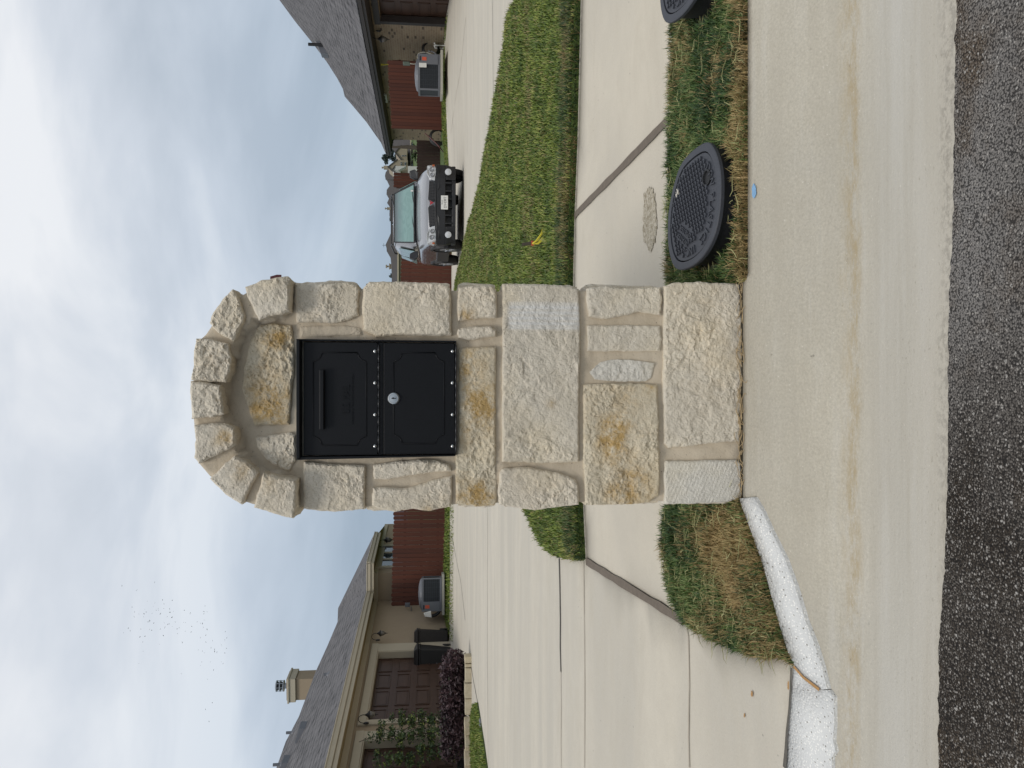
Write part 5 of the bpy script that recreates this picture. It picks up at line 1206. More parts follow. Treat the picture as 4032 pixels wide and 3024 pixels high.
def coil(c, r, label, seed):
    mb = MB(); g = random.Random(seed)
    for i in range(5):
        t0 = g.random() * 6; pts = [Vector(c) + Vector((math.cos(t0 + t) * r * (.7 + .3 * g.random() * 0 + .06 * i), (i - 2) * .02, math.sin(t0 + t) * r * (.75 + .05 * i))) for t in np.linspace(0, 2 * math.pi, 22)]; mb.tube(pts, .022, 6)
    return tag(mb.obj('garden_hose', M['iron'], None, base=c, smooth=True), label, 'hose')
q_ = onY(*Z8(1640, 1070), 25.2); coil(q_, .30, 'dark coiled hose on a reel against the brick wall near the white pipes', 1)
q_ = onY(*ZC(930, 165), 30); coil(q_, .34, 'black coiled hose at the far brick corner beyond the red fence', 2)
wire('thin dark red hose slanting from the far brick corner to the grass', 'hose', [onY(*ZC(720, 105), 29.5), onY(*ZC(850, 215), 28.5), onY(*ZC(950, 320), 27.0), onT(*ZC(1018, 410), .02)], .02, M['hose_red'], 'hose')
q_ = onY(*Z8(550, 1405), 26.5); mb = MB(); mb.tube([q_, q_ + Vector((0, 0, -.09))], .03, 8); mb.tube([q_ + Vector((0, 0, -.09)), q_ + Vector((.02, 0, -.3))], .02, 6); tag(mb.obj('hanging_tag', M['yellow'], None, base=q_), 'small yellow and white tag hanging by the top of the right red fence', 'tag')
# ---------------------------------------------------------------- trash bins
def bin_(label, c, w_, d_, h, mat, rz):
    th = thing('trash_bin', c, label, 'trash bin', 'wheeled bins by the garage'); c = Vector(c); ax = (Vector((math.cos(rz), math.sin(rz), 0)), Vector((-math.sin(rz), math.cos(rz), 0)), Vector((0, 0, 1)))
    def rect(a, b, z, dx=0): return [c + ax[0] * (sx * a / 2 + dx) + ax[1] * sy_ * b / 2 + ax[2] * z for sx, sy_ in ((-1, -1), (1, -1), (1, 1), (-1, 1))]
    mb = MB(); L_ = [rect(w_ * .78, d_ * .72, .03), rect(w_ * .95, d_ * .95, h * .84), rect(w_ * .95, d_ * .95, h * .86)]; v = [p_ for r_ in L_ for p_ in r_]; f = [(0, 1, 2, 3), (8, 9, 10, 11)]
    for r_ in range(2):
        for j in range(4): f.append((r_ * 4 + j, r_ * 4 + (j + 1) % 4, r_ * 4 + 4 + (j + 1) % 4, r_ * 4 + 4 + j))
    mb.add(v, f); mb.box(c + ax[2] * h * .84, (w_ * 1.02, d_ * 1.0, .05), ax=ax); mb.obj('body', M[mat], th, bevel=.02)
    mb = MB(); v = [p_ for r_ in (rect(w_ * 1.04, d_ * 1.06, h * .87), rect(w_ * 1.04, d_ * 1.06, h * .91), rect(w_ * .8, d_ * .8, h * .985)) for p_ in r_]; mb.add(v, f); lid = mb.obj('lid', M[mat], th, bevel=.015)
    mb = MB(); mb.tube([c + ax[0] * -w_ * .4 + ax[1] * d_ * .58 + ax[2] * h * .9, c + ax[0] * w_ * .4 + ax[1] * d_ * .58 + ax[2] * h * .9], .018, 8); mb.obj('handle', M[mat], th)
    for s_ in (-1, 1): mb = MB(); mb.lathe(c + ax[0] * s_ * w_ * .42 + ax[1] * d_ * .42 + ax[2] * .13, [(.13, -.03), (.13, .03)], 18, axis=ax[0]); mb.obj('wheel', M['iron'], th)
    return th
b1 = onY(1768, 2595, 22.0)
bb = bin_('black wheeled trash bin standing between garage door and stucco wall', (b1.x + .03, 22.0, Tz(b1.x, 22) ), .70, .80, 1.08, 'bin', R(8))
mb = MB(); q_ = Vector(bb.location) + Vector((-.08, -.375, .43)); mb.box(q_, (.19, .006, .022)); mb.obj('grip_strip', M['acgrey'], bb)
b2 = onY(1768, 2530, 22.9); bin_('brown wheeled trash bin partly behind the black bin', (b2.x + .10, 22.9, Tz(b2.x, 22.9)), .62, .74, 1.02, 'bin2', R(14))
mb = MB(); q_ = onY(*ZL(740, 1385), 23.2); mb.prism([q_ + Vector((-.07, 0, -.07)), q_ + Vector((.12, 0, -.05)), q_ + Vector((.06, 0, .16)), q_ + Vector((-.04, 0, .12))], (0, .04, 0)); tag(mb.obj('paper_bag', M['white'], None, base=q_), 'crumpled white paper stuck between the bin and air conditioner', 'paper')
# ---------------------------------------------------------------- stone edged hedge bed
he = [onT(*Z5(a, b)) for a, b in ((1868, 545), (1878, 620), (1880, 800), (1880, 1100), (1884, 1400), (1886, 1569))]
bed = thing('stone_edging', tuple(he[2]), 'low cream cut-stone edging in front of the purple hedge', 'edging')
cutsY = [545, 612, 650, 790, 935, 1090, 1210, 1382, 1545, 1700]
for i in range(len(cutsY) - 1):
    a = onT(*Z5(1880, cutsY[i])); b = onT(*Z5(1880 + (6 if i > 4 else 0), cutsY[i + 1])); d = (b - a); L_ = d.length; d.normalize(); s_ = Vector((d.y, -d.x, 0)); s_ = s_ if s_.y > 0 else -s_; hgt = .15 + rr.uniform(-.01, .01)
    mb = MB(); mb.box((a + b) / 2 + s_ * .10 + Vector((0, 0, hgt / 2 - .02)), (L_ - .015, .20 + rr.uniform(-.02, .02), hgt), ax=(d, Vector((d.y, -d.x, 0)), Vector((0, 0, 1)))); o = mb.obj('edging_block', M['edge'], bed, bevel=.015); set_attr(o.data, 'stain', [0] * len(o.data.vertices)); set_attr(o.data, 'pale', [0] * len(o.data.vertices))
hedge_pts = []
for i, zy in enumerate((625, 760, 900, 1050, 1190, 1330)):
    e_ = onT(*Z5(1878, zy + 20)); c = onY(*Z5(1750, zy + 20), e_.y + .42); c.z = Tz(c.x, c.y); base = (c.x, c.y, c.z); th = thing('purple_shrub', base, 'dark purple leafed shrub, number', 'shrub', 'purple shrubs in the stone edged bed')
    lab = ('rightmost purple shrub at the corner of the stone edged bed', 'purple shrub second from the bed corner near the brown garage door', 'purple shrub third from the corner of the bed', 'purple shrub in the middle of the row under the lantern', 'purple shrub below the climbing vine on the door frame', 'purple shrub at the left end of the row beside the yellow-green plant')[i]
    th['label'] = lab; r_ = .36; hgt = .80 if i else .66
    leaves('foliage', M['leafP'], th, [(c.x, c.y, c.z + .30, .34, .34, .30), (c.x + .16, c.y - .1, c.z + .30, .22, .26, .22), (c.x - .13, c.y, c.z + .42, .22, .26, .20 * hgt)], 1900, .075, 30 + i, dry=.03, wid=.42)
    mb = MB()
    for k in range(7): t = k * .9; mb.tube([c + Vector((0, 0, 0)), c + Vector((.1 * math.cos(t), .1 * math.sin(t), .25)), c + Vector((.2 * math.cos(t), .2 * math.sin(t), .42))], [.014, .009, .004], 5)
    mb.obj('stem', M['bark'], th)
# vines trained over the second door and its frame
for i, (zy, h0, n_, sp_) in enumerate(((1140, 1.75, 700, .22), (1260, 2.25, 800, .26), (1420, 1.9, 900, .50))):
    a, z = LF.az(Z5(1600, zy), .25); c = LF.p(a, .30, Tz(*LF.p(a, .3, 0)[:2])); th = thing('climbing_plant', c, ('thin green climber on the door frame between the garage doors', 'tall leafy climber left of the door frame on the second garage door', 'wide loose vine spread across the second brown garage door')[i], 'climbing plant', 'climbing plants on the garage doors')
    g = random.Random(i + 4); cen = []; mb = MB()
    for k in range(7):
        z_ = .3; x_ = 0; pts = [c + LF.A * 0]
        while z_ < h0 * g.uniform(.6, 1.0):
            x_ += g.uniform(-.16, .16) * sp_ * 3; z_ += .22; p_ = c + LF.A * x_ + LF.N * g.uniform(-.1, .12) + Vector((0, 0, z_)); pts.append(p_)
            if g.random() < .75: cen.append((p_.x, p_.y, p_.z, .13, .10, .11))
        mb.tube(pts, [.014] + [.007] * (len(pts) - 1), 5)
    mb.obj('stem', M['bark'], th); leaves('foliage', M['leafG'], th, cen, int(n_ * 1.7), .062, 50 + i, dry=.12, wid=.55)
yp = onT(*Z5(1840, 1500)); th = thing('small_plant', (yp.x, yp.y + .5, yp.z), 'small yellow-green leafy plant at the left end of the stone edged bed', 'plant'); leaves('foliage', grassmat('yellow_green_leaves', [(0, (.06, .09, .02)), (.5, (.14, .19, .03)), (1, (.35, .37, .06))], (.3, .2, .05)), th, [(yp.x, yp.y + .45, yp.z + .35, .22, .2, .2)], 260, .10, 77)
mb = MB(); mb.tube([(yp.x, yp.y + .5, yp.z), (yp.x + .03, yp.y + .47, yp.z + .3)], .01, 5); mb.obj('stem', M['bark'], th)
q_ = onT(*Z5(1968, 1205)); mb = MB(); mb.lathe(q_ + Vector((0, 0, -.01)), [(.13, 0), (.13, .03), (.11, .04), (.02, .04)], 16, sx=1.0, sy=1.6); tag(mb.obj('valve_cover', M['acgrey'], None, base=q_), 'small grey valve cover lying at the edge of the left lawn sliver', 'valve cover')
# ---------------------------------------------------------------- ribbon stake in the lawn
sk = onT(*ZR(585, 1372)); th = thing('survey_stake', sk, 'short dark stake tied with yellow ribbon in the lawn beside the pillar', 'stake')
dirv = Vector((0, 0, 1)); t_ = onY(*ZR(440, 1388), sk.y + .02); mb = MB(); md = onY(*ZR(500, 1382), sk.y + .01)
mb.tube([sk, md, t_], [.011, .012, .010], 8); mb.obj('stick', M['bark'], th)
mb = MB(); mb.lathe(md, [(.016, -.008), (.017, .008)], 10); mb.obj('knot', M['orange'], th)
def ribbon(pts, wdt):
    mb = MB(); P = [onY(*ZR(a, b), sk.y - .012 * (1 + i * .2)) for i, (a, b) in enumerate(pts)]
    for i, p_ in enumerate(P):
        d = (P[min(i + 1, len(P) - 1)] - P[max(i - 1, 0)]).normalized(); s_ = d.cross(Vector((0, 1, 0))).normalized(); ww = wdt[i] / 2
        mb.v += [tuple(p_ + s_ * ww), tuple(p_ - s_ * ww + Vector((0, -.006, 0)))]
        if i: b = 2 * i; mb.f.append((b - 2, b - 1, b + 1, b))
    o = mb.obj('ribbon', M['yellow'], th, smooth=True); s_ = o.modifiers.new('s', 'SOLIDIFY'); s_.thickness = .0008
ribbon([(498, 1384), (525, 1368), (545, 1340), (562, 1315), (578, 1305)], [.008, .013, .010, .007, .005]); ribbon([(500, 1386), (530, 1384), (552, 1365), (566, 1352)], [.007, .014, .021, .020]); ribbon([(500, 1384), (518, 1370), (548, 1330), (556, 1300)], [.005, .008, .006, .004])
# ---------------------------------------------------------------- silver SUV
CO = Vector((4.06, 17.45, 0)); CO.z = Tz(4.1, 19); hd = Vector((.035, 1, 0)).normalized(); cxv = Vector((hd.y, -hd.x, 0))
car = thing('parked_car', CO + hd * 2.3, 'silver SUV with black lower cladding parked facing the street on the concrete lane', 'car')
def C(x, y, z): return CO + cxv * x + hd * y + Vector((0, 0, z))
def loft(mb, secs, close=True, capa=True, capb=True):
    """secs: lists of (x,y,z) rings (left to right over the top, open at the bottom closed by polygon)"""
    n = len(secs[0]); o = len(mb.v)
    for s_ in secs: mb.v += [tuple(C(*p_)) for p_ in s_]
    for i in range(len(secs) - 1):
        for j in range(n): k = (j + 1) % n; mb.f.append((o + i * n + j, o + i * n + k, o + (i + 1) * n + k, o + (i + 1) * n + j))
    if capa: mb.f.append(tuple(o + j for j in range(n)))
    if capb: mb.f.append(tuple(o + (len(secs) - 1) * n + j for j in range(n))[::-1])
def ring(y, w0, z0, w1, z1, w2, z2, zt, dy=0):
    """half widths at bottom, sill, belt; top height"""
    r = [(w0, y, z0), (w1, y, z1), (w2, y, z2), (w2 * .90, y + dy, zt - .03), (w2 * .6, y + dy, zt), (0, y + dy, zt + .012)]
    return [(-a, b, c) for a, b, c in r] + [(a, b, c) for a, b, c in r[:-1]][::-1]
M['silver'] = simple('silver_paint', (.27, .27, .28), .27, .03, 3, metal=.6, Coat_Weight=.6, Coat_Roughness=.1)
M['clad'] = simple('black_cladding', (.016, .016, .018), .5, .1, 10)
q = NM('green_glass_painted_glare'); v = q.co('Object'); zc_ = q.n('ShaderNodeSeparateXYZ', {0: v}).outputs['Z']
c = q.ramp(q.mr(zc_, 1.05, 1.62), (0, (.16, .27, .245)), (.62, (.17, .28, .26)), (.86, (.13, .19, .19)), (1, (.07, .085, .09))); c = q.mix(q.mr(q.noise(q.co('Object', (1, 1, 2)), 3.4, 3, .5, 1.2), .47, .53, 0, .22), c, (.07, .15, .14))  # sunshade glare painted into the glass colour by height, dark visor band on top
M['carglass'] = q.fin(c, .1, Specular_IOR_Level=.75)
M['tyre'] = simple('tyre_rubber', (.012, .012, .012), .8, .2, 20)
M['rim'] = simple('alloy_rim', (.38, .38, .39), .35, .05, metal=.7)
M['lamp'] = simple('headlight_lens', (.55, .56, .57), .12, .3, 26, Specular_IOR_Level=.8)
M['lampo'] = simple('amber_lens', (.50, .12, .03), .25, .1)
M['badge'] = simple('red_badge', (.35, .02, .03), .4, .05)
mb = MB()
S_ = [ring(.12, .62, .34, .78, .52, .80, .70, .79), ring(.22, .70, .34, .86, .54, .86, .76, .87), ring(.60, .80, .36, .905, .60, .90, .84, .99), ring(1.10, .82, .36, .905, .60, .905, .92, 1.08), ring(1.45, .82, .36, .905, .60, .905, .95, 1.12), ring(3.6, .82, .36, .905, .60, .905, .98, 1.08), ring(4.4, .82, .38, .90, .60, .89, .98, 1.08), ring(4.58, .74, .42, .80, .60, .82, .95, 1.05)]
loft(mb, S_); body = mb.obj('body', M['silver'], car, smooth=True); sm = body.modifiers.new('s', 'SUBSURF'); sm.levels = 1; sm.render_levels = 2
# cabin: pillars and roof in silver, glass set in
def cab(y, wb, zb, wt, zt): return [(-wb, y, zb), (-(wb * .4 + wt * .6), y, zb * .4 + zt * .6), (-wt, y, zt - .06), (-wt * .86, y, zt), (0, y, zt + .025), (wt * .86, y, zt), (wt, y, zt - .06), (wb * .4 + wt * .6, y, zb * .4 + zt * .6), (wb, y, zb)]
mb = MB()
loft(mb, [cab(1.36, .80, 1.08, .72, 1.12), cab(1.75, .84, 1.08, .69, 1.40), cab(2.12, .86, 1.06, .66, 1.64), cab(2.6, .86, 1.06, .665, 1.69), cab(3.5, .85, 1.06, .66, 1.68), cab(4.2, .83, 1.06, .64, 1.62), cab(4.5, .80, 1.04, .66, 1.10)])
mb.obj('roof', M['silver'], car, smooth=True)
mb = MB()
ws = [(-.70, 1.36, 1.115), (.70, 1.36, 1.115), (.60, 2.06, 1.615), (-.60, 2.06, 1.615)]
def wsp(a, b):
    lo = Vector(ws[0]).lerp(Vector(ws[1]), a); hi_ = Vector(ws[3]).lerp(Vector(ws[2]), a); p_ = lo.lerp(hi_, b); bow = .035 * (1 - (2 * a - 1) ** 2); return (p_.x, p_.y - bow - .035, p_.z + .035)
n = 10
for j in range(n + 1):
    for i in range(n + 1): mb.v.append(tuple(C(*wsp(i / n, j / n))))
for j in range(n):
    for i in range(n): a = j * (n + 1) + i; mb.f.append((a, a + 1, a + n + 2, a + n + 1))
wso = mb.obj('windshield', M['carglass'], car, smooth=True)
mb = MB(); pts = [wsp(t, 0) for t in np.linspace(0, 1, 9)] + [wsp(1, t) for t in (.5, 1)] + [wsp(t, 1) for t in np.linspace(1, 0, 9)] + [wsp(0, t) for t in (.5, 0)]
mb.tube([C(*p_) for p_ in pts], .018, 6); mb.obj('windshield_seal', M['clad'], wso)
mb = MB()
for x0, x1 in ((-.50, .02), (.10, .58)): mb.tube([C(x0, 1.28, 1.13), C((x0 + x1) / 2, 1.33, 1.18), C(x1, 1.38, 1.20)], .009, 5)
mb.obj('wiper', M['clad'], car)
for s in (-1, 1):
    for (y0, y1, yb0, yb1) in ((1.75, 2.62, 2.14, 2.62), (2.72, 3.5, 2.72, 3.48), (3.6, 4.28, 3.58, 4.1)):
        mb = MB()
        def sp(y, z): t = (z - 1.08) / .55; return C(s * (.862 - .175 * t + .006), y, z)
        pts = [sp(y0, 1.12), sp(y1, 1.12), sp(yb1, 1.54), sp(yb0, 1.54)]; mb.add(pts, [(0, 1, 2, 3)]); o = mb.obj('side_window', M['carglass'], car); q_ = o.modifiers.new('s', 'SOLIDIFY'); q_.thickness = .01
    mb = MB(); mb.tube([C(s * .62, 2.25, 1.70), C(s * .62, 2.4, 1.755), C(s * .62, 3.9, 1.74), C(s * .62, 4.05, 1.67)], .022, 6); mb.obj('roof_rail', M['clad'], car)
mb = MB(); mb.tube([C(-.62, 2.75, 1.765), C(.62, 2.75, 1.765)], .018, 6); mb.obj('roof_rail', M['clad'], car)
# lower cladding, bumper
mb = MB()
def rb(y, w, z0, z1): return [(-w, y, z1), (-w, y, z0), (w, y, z0), (w, y, z1)]
for s in (-1, 1):
    mb = MB()
    mb.add([C(s * .925, 1.25, .30), C(s * .925, 3.15, .30), C(s * .925, 3.15, .60), C(s * .925, 1.25, .60), C(s * .80, 1.25, .30), C(s * .80, 3.15, .30), C(s * .80, 3.15, .60), C(s * .80, 1.25, .60)], [(0, 1, 2, 3), (4, 5, 6, 7), (0, 1, 5, 4), (3, 2, 6, 7), (0, 3, 7, 4), (1, 2, 6, 5)])
    mb.obj('sill_cladding', M['clad'], car, bevel=.015)
mb = MB(); ns = 16
def bump(mb, z0, z1, yo, wd, thick=.1, bow=.24):
    o = len(mb.v)
    for i in range(ns + 1):
        x = -wd + 2 * wd * i / ns; y = yo + bow * abs(x / wd) ** 3.2
        for yy in (y, y + thick):
            for zz in (z0, z1): mb.v.append(tuple(C(x, yy, zz)))
    for i in range(ns):
        a = o + i * 4; b = a + 4; mb.f += [(a, b, b + 1, a + 1), (a + 2, a + 3, b + 3, b + 2), (a, a + 2, b + 2, b), (a + 1, b + 1, b + 3, a + 3)]
    mb.f += [(o, o + 1, o + 3, o + 2), (o + ns * 4, o + ns * 4 + 2, o + ns * 4 + 3, o + ns * 4 + 1)]
bump(mb, .42, .63, -.03, .90, .22); bump(mb, .19, .28, -.01, .88, .25); bump(mb, .631, .66, -.045, .80, .12)
for x in (-.88, -.66, .66, .88): pass
for s in (-1, 1):
    mb.add([C(s * .84, .20, .20), C(s * .90, .17, .42), C(s * .52, .0, .42), C(s * .52, .0, .19), C(s * .84, .44, .20), C(s * .90, .42, .42), C(s * .52, .4, .42), C(s * .52, .4, .19)], [(0, 1, 2, 3), (4, 5, 6, 7), (0, 1, 5, 4), (2, 3, 7, 6), (1, 2, 6, 5), (0, 3, 7, 4)])
for i in range(6): x = -.45 + .18 * i; mb.box(C(x, .03, .35), (.035, .10, .15), ax=(cxv, hd, Vector((0, 0, 1))))
bmp = mb.obj('front_bumper', M['clad'], car, bevel=.03)
for s in (-1, 1):
    mb = MB(); mb.prism([C(s * .28, -.035, .60), C(s * .80, .10, .61), C(s * .80, .10, .565), C(s * .34, -.035, .565)], hd * -.006); mb.obj('bumper_slot', M['iron'], bmp)
mb = MB(); mb.box(C(0, .14, .35), (1.3, .05, .26), ax=(cxv, hd, Vector((0, 0, 1)))); mb.obj('air_intake', M['iron'], car)
mb = MB(); mb.box(C(0, 2.3, .32), (1.5, 4.0, .12), ax=(cxv, hd, Vector((0, 0, 1)))); mb.obj('underbody', M['iron'], car)
# nose strip between lamps, grilles, badge
for s in (-1, 1):
    mb = MB(); o = [(s * .05, -.0, .90), (s * .05, -.0, .80), (s * .10, -.01, .775), (s * .46, .02, .785), (s * .52, .035, .90), (s * .10, -.0, .93)]
    o = [(x_, .03 + .09 * abs(x_) ** 2 + (z_ - .78) * .25, z_ - .12) for x_, y_, z_ in o]; mb.add([C(*p_) for p_ in o] + [C(p_[0], p_[1] + .05, p_[2]) for p_ in o], [tuple(range(6)), tuple(range(6, 12))] + [(i, (i + 1) % 6, 6 + (i + 1) % 6, 6 + i) for i in range(6)]); gr = mb.obj('grille', M['iron'], car)
    mb = MB()
    for k in range(7):
        x_ = s * (.08 + .065 * k); mb.tube([C(x_, .02 + .09 * x_ * x_ + .0, .665), C(x_ + s * .03, .055 + .09 * x_ * x_, .79)], .006, 4); mb.tube([C(x_ + s * .03, .02 + .09 * x_ * x_, .665), C(x_, .055 + .09 * x_ * x_, .79)], .006, 4)
    mb.obj('grille_mesh', M['clad'], gr)
    # headlight with amber corner
    hl = [(.50, .02, .77), (.54, .04, .90), (.68, .075, .965), (.88, .22, .955), (.915, .29, .80), (.80, .11, .76)]
    hl = [(s * x_, y_ - .0, z_ - .125) for x_, y_, z_ in hl]; mb = MB(); nn = len(hl); mb.add([C(*p_) for p_ in hl] + [C(p_[0], p_[1] + .12, p_[2]) for p_ in hl], [tuple(range(nn)), tuple(range(nn, 2 * nn))] + [(i, (i + 1) % nn, nn + (i + 1) % nn, nn + i) for i in range(nn)])
    h_ = mb.obj('headlight', M['lamp'], car, bevel=.012)
    mb = MB()
    for (x_, y_, z_, r_) in ((.63, .035, .72, .052), (.76, .075, .735, .056)): mb.lathe(C(s * x_, y_, z_), [(r_, 0), (r_ * .8, .02), (r_ * .5, .005)], 14, axis=tuple(-hd))
    mb.obj('reflector', M['rim'], h_)
    mb = MB(); mb.box(C(s * .875, .195, .69), (.03, .06, .05), ax=(cxv, hd, Vector((0, 0, 1)))); mb.obj('turn_signal', M['lampo'], h_)
    mb = MB(); mb.lathe(C(s * .70, .02, .36), [(.075, 0), (.07, .02), (.02, .03)], 18, axis=tuple(-hd)); mb.obj('fog_light', M['lamp'], car)
    # wing mirror
    mb = MB(); q_ = [(.86, 1.55, 1.06), (1.02, 1.50, 1.06), (1.10, 1.52, 1.14), (1.06, 1.55, 1.27), (.93, 1.58, 1.26), (.88, 1.58, 1.16)]; q_ = [(s * a, b, c) for a, b, c in q_]; mb.prism([C(*p_) for p_ in q_], hd * .14); mb.obj('wing_mirror', M['clad'], car, bevel=.02)
    # door handle
    for yy in (2.55, 3.4): mb = MB(); mb.box(C(s * .925, yy, .90), (.02, .16, .03), ax=(cxv, hd, Vector((0, 0, 1)))); mb.obj('door_handle', M['silver'], car)
    for yy in (.92, 3.72):
        mb = MB(); mb.lathe(C(s * .70, yy, .345), [(.20, -.02), (.31, 0), (.345, .03), (.345, .19), (.31, .225), (.21, .225), (.20, .20)], 32, axis=tuple(cxv * s)); ty = mb.obj('wheel', M['tyre'], car, smooth=False)
        mb = MB(); mb.lathe(C(s * .88, yy, .345), [(.205, 0), (.205, .04), (.17, .045), (.165, .0), (.05, .0), (.045, .035)], 28, axis=tuple(cxv * s))
        for k in range(5): t = 2 * math.pi * k / 5 + .3; mb.tube([C(s * .905, yy, .345), C(s * .91, yy + .19 * math.cos(t), .345 + .19 * math.sin(t))], .026, 6)
        mb.obj('rim', M['rim'], ty)
        mb = MB(); a0 = []
        for k in range(13): t = math.pi * k / 12; a0.append((.41 * math.cos(t), .41 * math.sin(t)))
        v = [C(s * .935, yy + a, .345 + b) for a, b in a0] + [C(s * .935, yy + a * .86, .345 + b * .86) for a, b in a0] + [C(s * .80, yy + a, .345 + b) for a, b in a0] + [C(s * .80, yy + a * .86, .345 + b * .86) for a, b in a0]
        m_ = 13; f = []
        for k in range(12): f += [(k, k + 1, m_ + k + 1, m_ + k), (2 * m_ + k, 2 * m_ + k + 1, k + 1, k), (3 * m_ + k, 3 * m_ + k + 1, m_ + k + 1, m_ + k)]
        mb.add(v, f); mb.obj('wheel_arch', M['clad'], car)
        mb = MB(); mb.lathe(C(s * .78, yy, .36), [(.385, 0), (.385, .132)], 24, axis=tuple(cxv * s)); mb.obj('wheel_well', M['iron'], car)
mb = MB(); mb.prism([C(0, -.005, .68), C(.05, .005, .775), C(0, .0, .76), C(-.05, .005, .775)], hd * -.012); mb.obj('badge', M['badge'], car)
mb = MB(); mb.tube([C(.052, .0, .778), C(0, -.012, .68), C(-.052, .0, .778)], .006, 5); mb.obj('badge_rim', M['rim'], car)
mb = MB(); pc = C(0, -.075, .445); mb.box(pc, (.31, .012, .155), ax=(cxv, hd, Vector((0, 0, 1)))); lp_ = mb.obj('license_plate', M['white'], car, bevel=.004)
mb = MB(); text_on(mb, 'DV\u2022E9F7', pc - hd * .006 - Vector((0, 0, .018)), cxv, (0, 0, 1), .085, .0015, wide=.80); text_on(mb, 'TEXAS', pc - hd * .006 + Vector((0, 0, .052)), cxv, (0, 0, 1), .034, .0012, wide=1.1); mb.obj('lettering', M['iron'], lp_)
mb = MB(); mb.box(C(.53, 1.30, 1.20), (.04, .01, .06), ax=(cxv, hd, Vector((0, 0, 1)))); mb.obj('inspection_sticker', M['white'], wso)
# ---------------------------------------------------------------- far houses
def far_house(label, Yd, roof_pts, eave_x, wall, wallbox=None, depth=8, gables=(), chims=(), extra=None, name='distant_house'):
    """roof_pts: silhouette pixels (x,y) left to right in the upright view; eave at pixel column eave_x; the roof slopes away from the eave"""
    ys = [p_[1] for p_ in roof_pts]; u0 = max(ys); u1 = min(ys)
    c = onY(eave_x, (u0 + u1) / 2, Yd); th = thing(name, (c.x, Yd + 2, Tz(c.x, Yd)), label, 'house', 'houses beyond the fences')
    L = onY(eave_x, u0, Yd); R_ = onY(eave_x, u1, Yd)
    mb = MB(); ps = []
    for (x_, y_) in roof_pts:
        p_ = onY(x_, y_, Yd); hgt = p_.z - L.z; yy = Yd + max(0, hgt) * 1.1; p_ = onY(x_, y_, yy); ps.append(p_)
    pts = [Vector((L.x - .3, Yd, L.z))] + ps + [Vector((R_.x + .3, Yd, R_.z))]; n = len(pts)
    o_ = len(mb.v); mb.v += [tuple(p_) for p_ in pts]; base = [Vector((p_.x, Yd - .0, L.z)) for p_ in pts]
    top = len(mb.v); mb.v += [tuple(p_) for p_ in base]
    for i in range(n - 1): mb.f.append((o_ + i, o_ + i + 1, top + i + 1, top + i))
    bk = len(mb.v); mb.v += [(p_.x, p_.y + (p_.y - Yd) + .5, L.z) for p_ in pts]
    for i in range(n - 1): mb.f.append((o_ + i, bk + i, bk + i + 1, o_ + i + 1))
    rf = mb.obj('roof', M['roof_far'], th)
    g0 = Tz(c.x, Yd) - .3; mb = MB(); mb.box(((L.x + R_.x) / 2, Yd + .4 + depth / 2, (g0 + L.z) / 2), (R_.x - L.x - .6, depth, L.z - g0 - .02)); mb.obj('wall', M[wall], th)
    mb = MB(); beam(mb, Vector((L.x - .3, Yd - .02, L.z + .03)), Vector((R_.x + .3, Yd - .02, L.z + .03)), .22, .08); mb.obj('fascia', M['trim'], th)
    for (cx0, cx1, cy0, cy1, mat) in chims:
        a = onY(cx0, cy0, Yd + .5); b = onY(cx1, cy1, Yd + .5); mb = MB(); mb.box(((a.x + b.x) / 2, Yd + 2.5, (a.z + b.z) / 2), (abs(a.x - b.x), .7, abs(a.z - b.z))); mb.box(((a.x + b.x) / 2, Yd + 2.5, max(a.z, b.z) + .04), (abs(a.x - b.x) * 1.25, .85, .12)); mb.lathe(((a.x + b.x) / 2, Yd + 2.5, max(a.z, b.z) + .1), [(.12, 0), (.12, .3), (.25, .32), (.25, .5), (.05, .55)], 10); mb.obj('chimney', M[mat], rf)
    return th, L, R_
F_ = lambda f, *l: [f(a, b) for a, b in l]
# gabled beige house with white dormer, right of the car roof
hA, L, R_ = far_house('distant beige house with two gables and a white dormer, above the dark fence', 170, F_(ZC, (75, 850), (65, 800), (75, 745), (110, 690), (160, 640), (250, 520), (235, 415), (160, 330), (160, 220)), ZC(478, 0)[0], 'beige_far')
def gable(th, Y, apex, b0, b1, low, mat, name='gable'):
    A_ = onY(*apex, Y); B0 = onY(*b0, Y); B1 = onY(*b1, Y); zl = onY(low, 1512, Y).z; mb = MB(); mb.prism([Vector((B0.x, Y, zl)), Vector((B1.x, Y, zl)), B1, A_, B0], (0, 5, 0)); g_ = mb.obj(name, M[mat], th)
    mb = MB(); beam(mb, B0 + Vector((-.15, -.1, 0)), A_ + Vector((0, -.1, .12)), .25, .3, -.1); beam(mb, A_ + Vector((0, -.1, .12)), B1 + Vector((.15, -.1, 0)), .25, .3, -.1); mb.obj('rake_trim', M['roof_far'], g_)
    return g_
def fwin(parent, Y, x0, x1, y0, y1):
    a = onY(*ZC(x0, y1), Y); b = onY(*ZC(x1, y0), Y); mb = MB(); mb.box(((a.x + b.x) / 2, Y - .03, (a.z + b.z) / 2), (abs(b.x - a.x), .06, abs(a.z - b.z))); w_ = mb.obj('window', M['white_far'], parent); mb = MB(); mb.box(((a.x + b.x) / 2, Y - .05, (a.z + b.z) / 2), (abs(b.x - a.x) * .84, .06, abs(a.z - b.z) * .88)); mb.obj('pane', M['glass'], w_)
g1 = gable(hA, 166, ZC(238, 420), ZC(345, 545), ZC(330, 310), ZC(430, 0)[0], 'beige_far'); fwin(g1, 165.8, 335, 372, 462, 482); fwin(g1, 165.8, 385, 410, 462, 482)
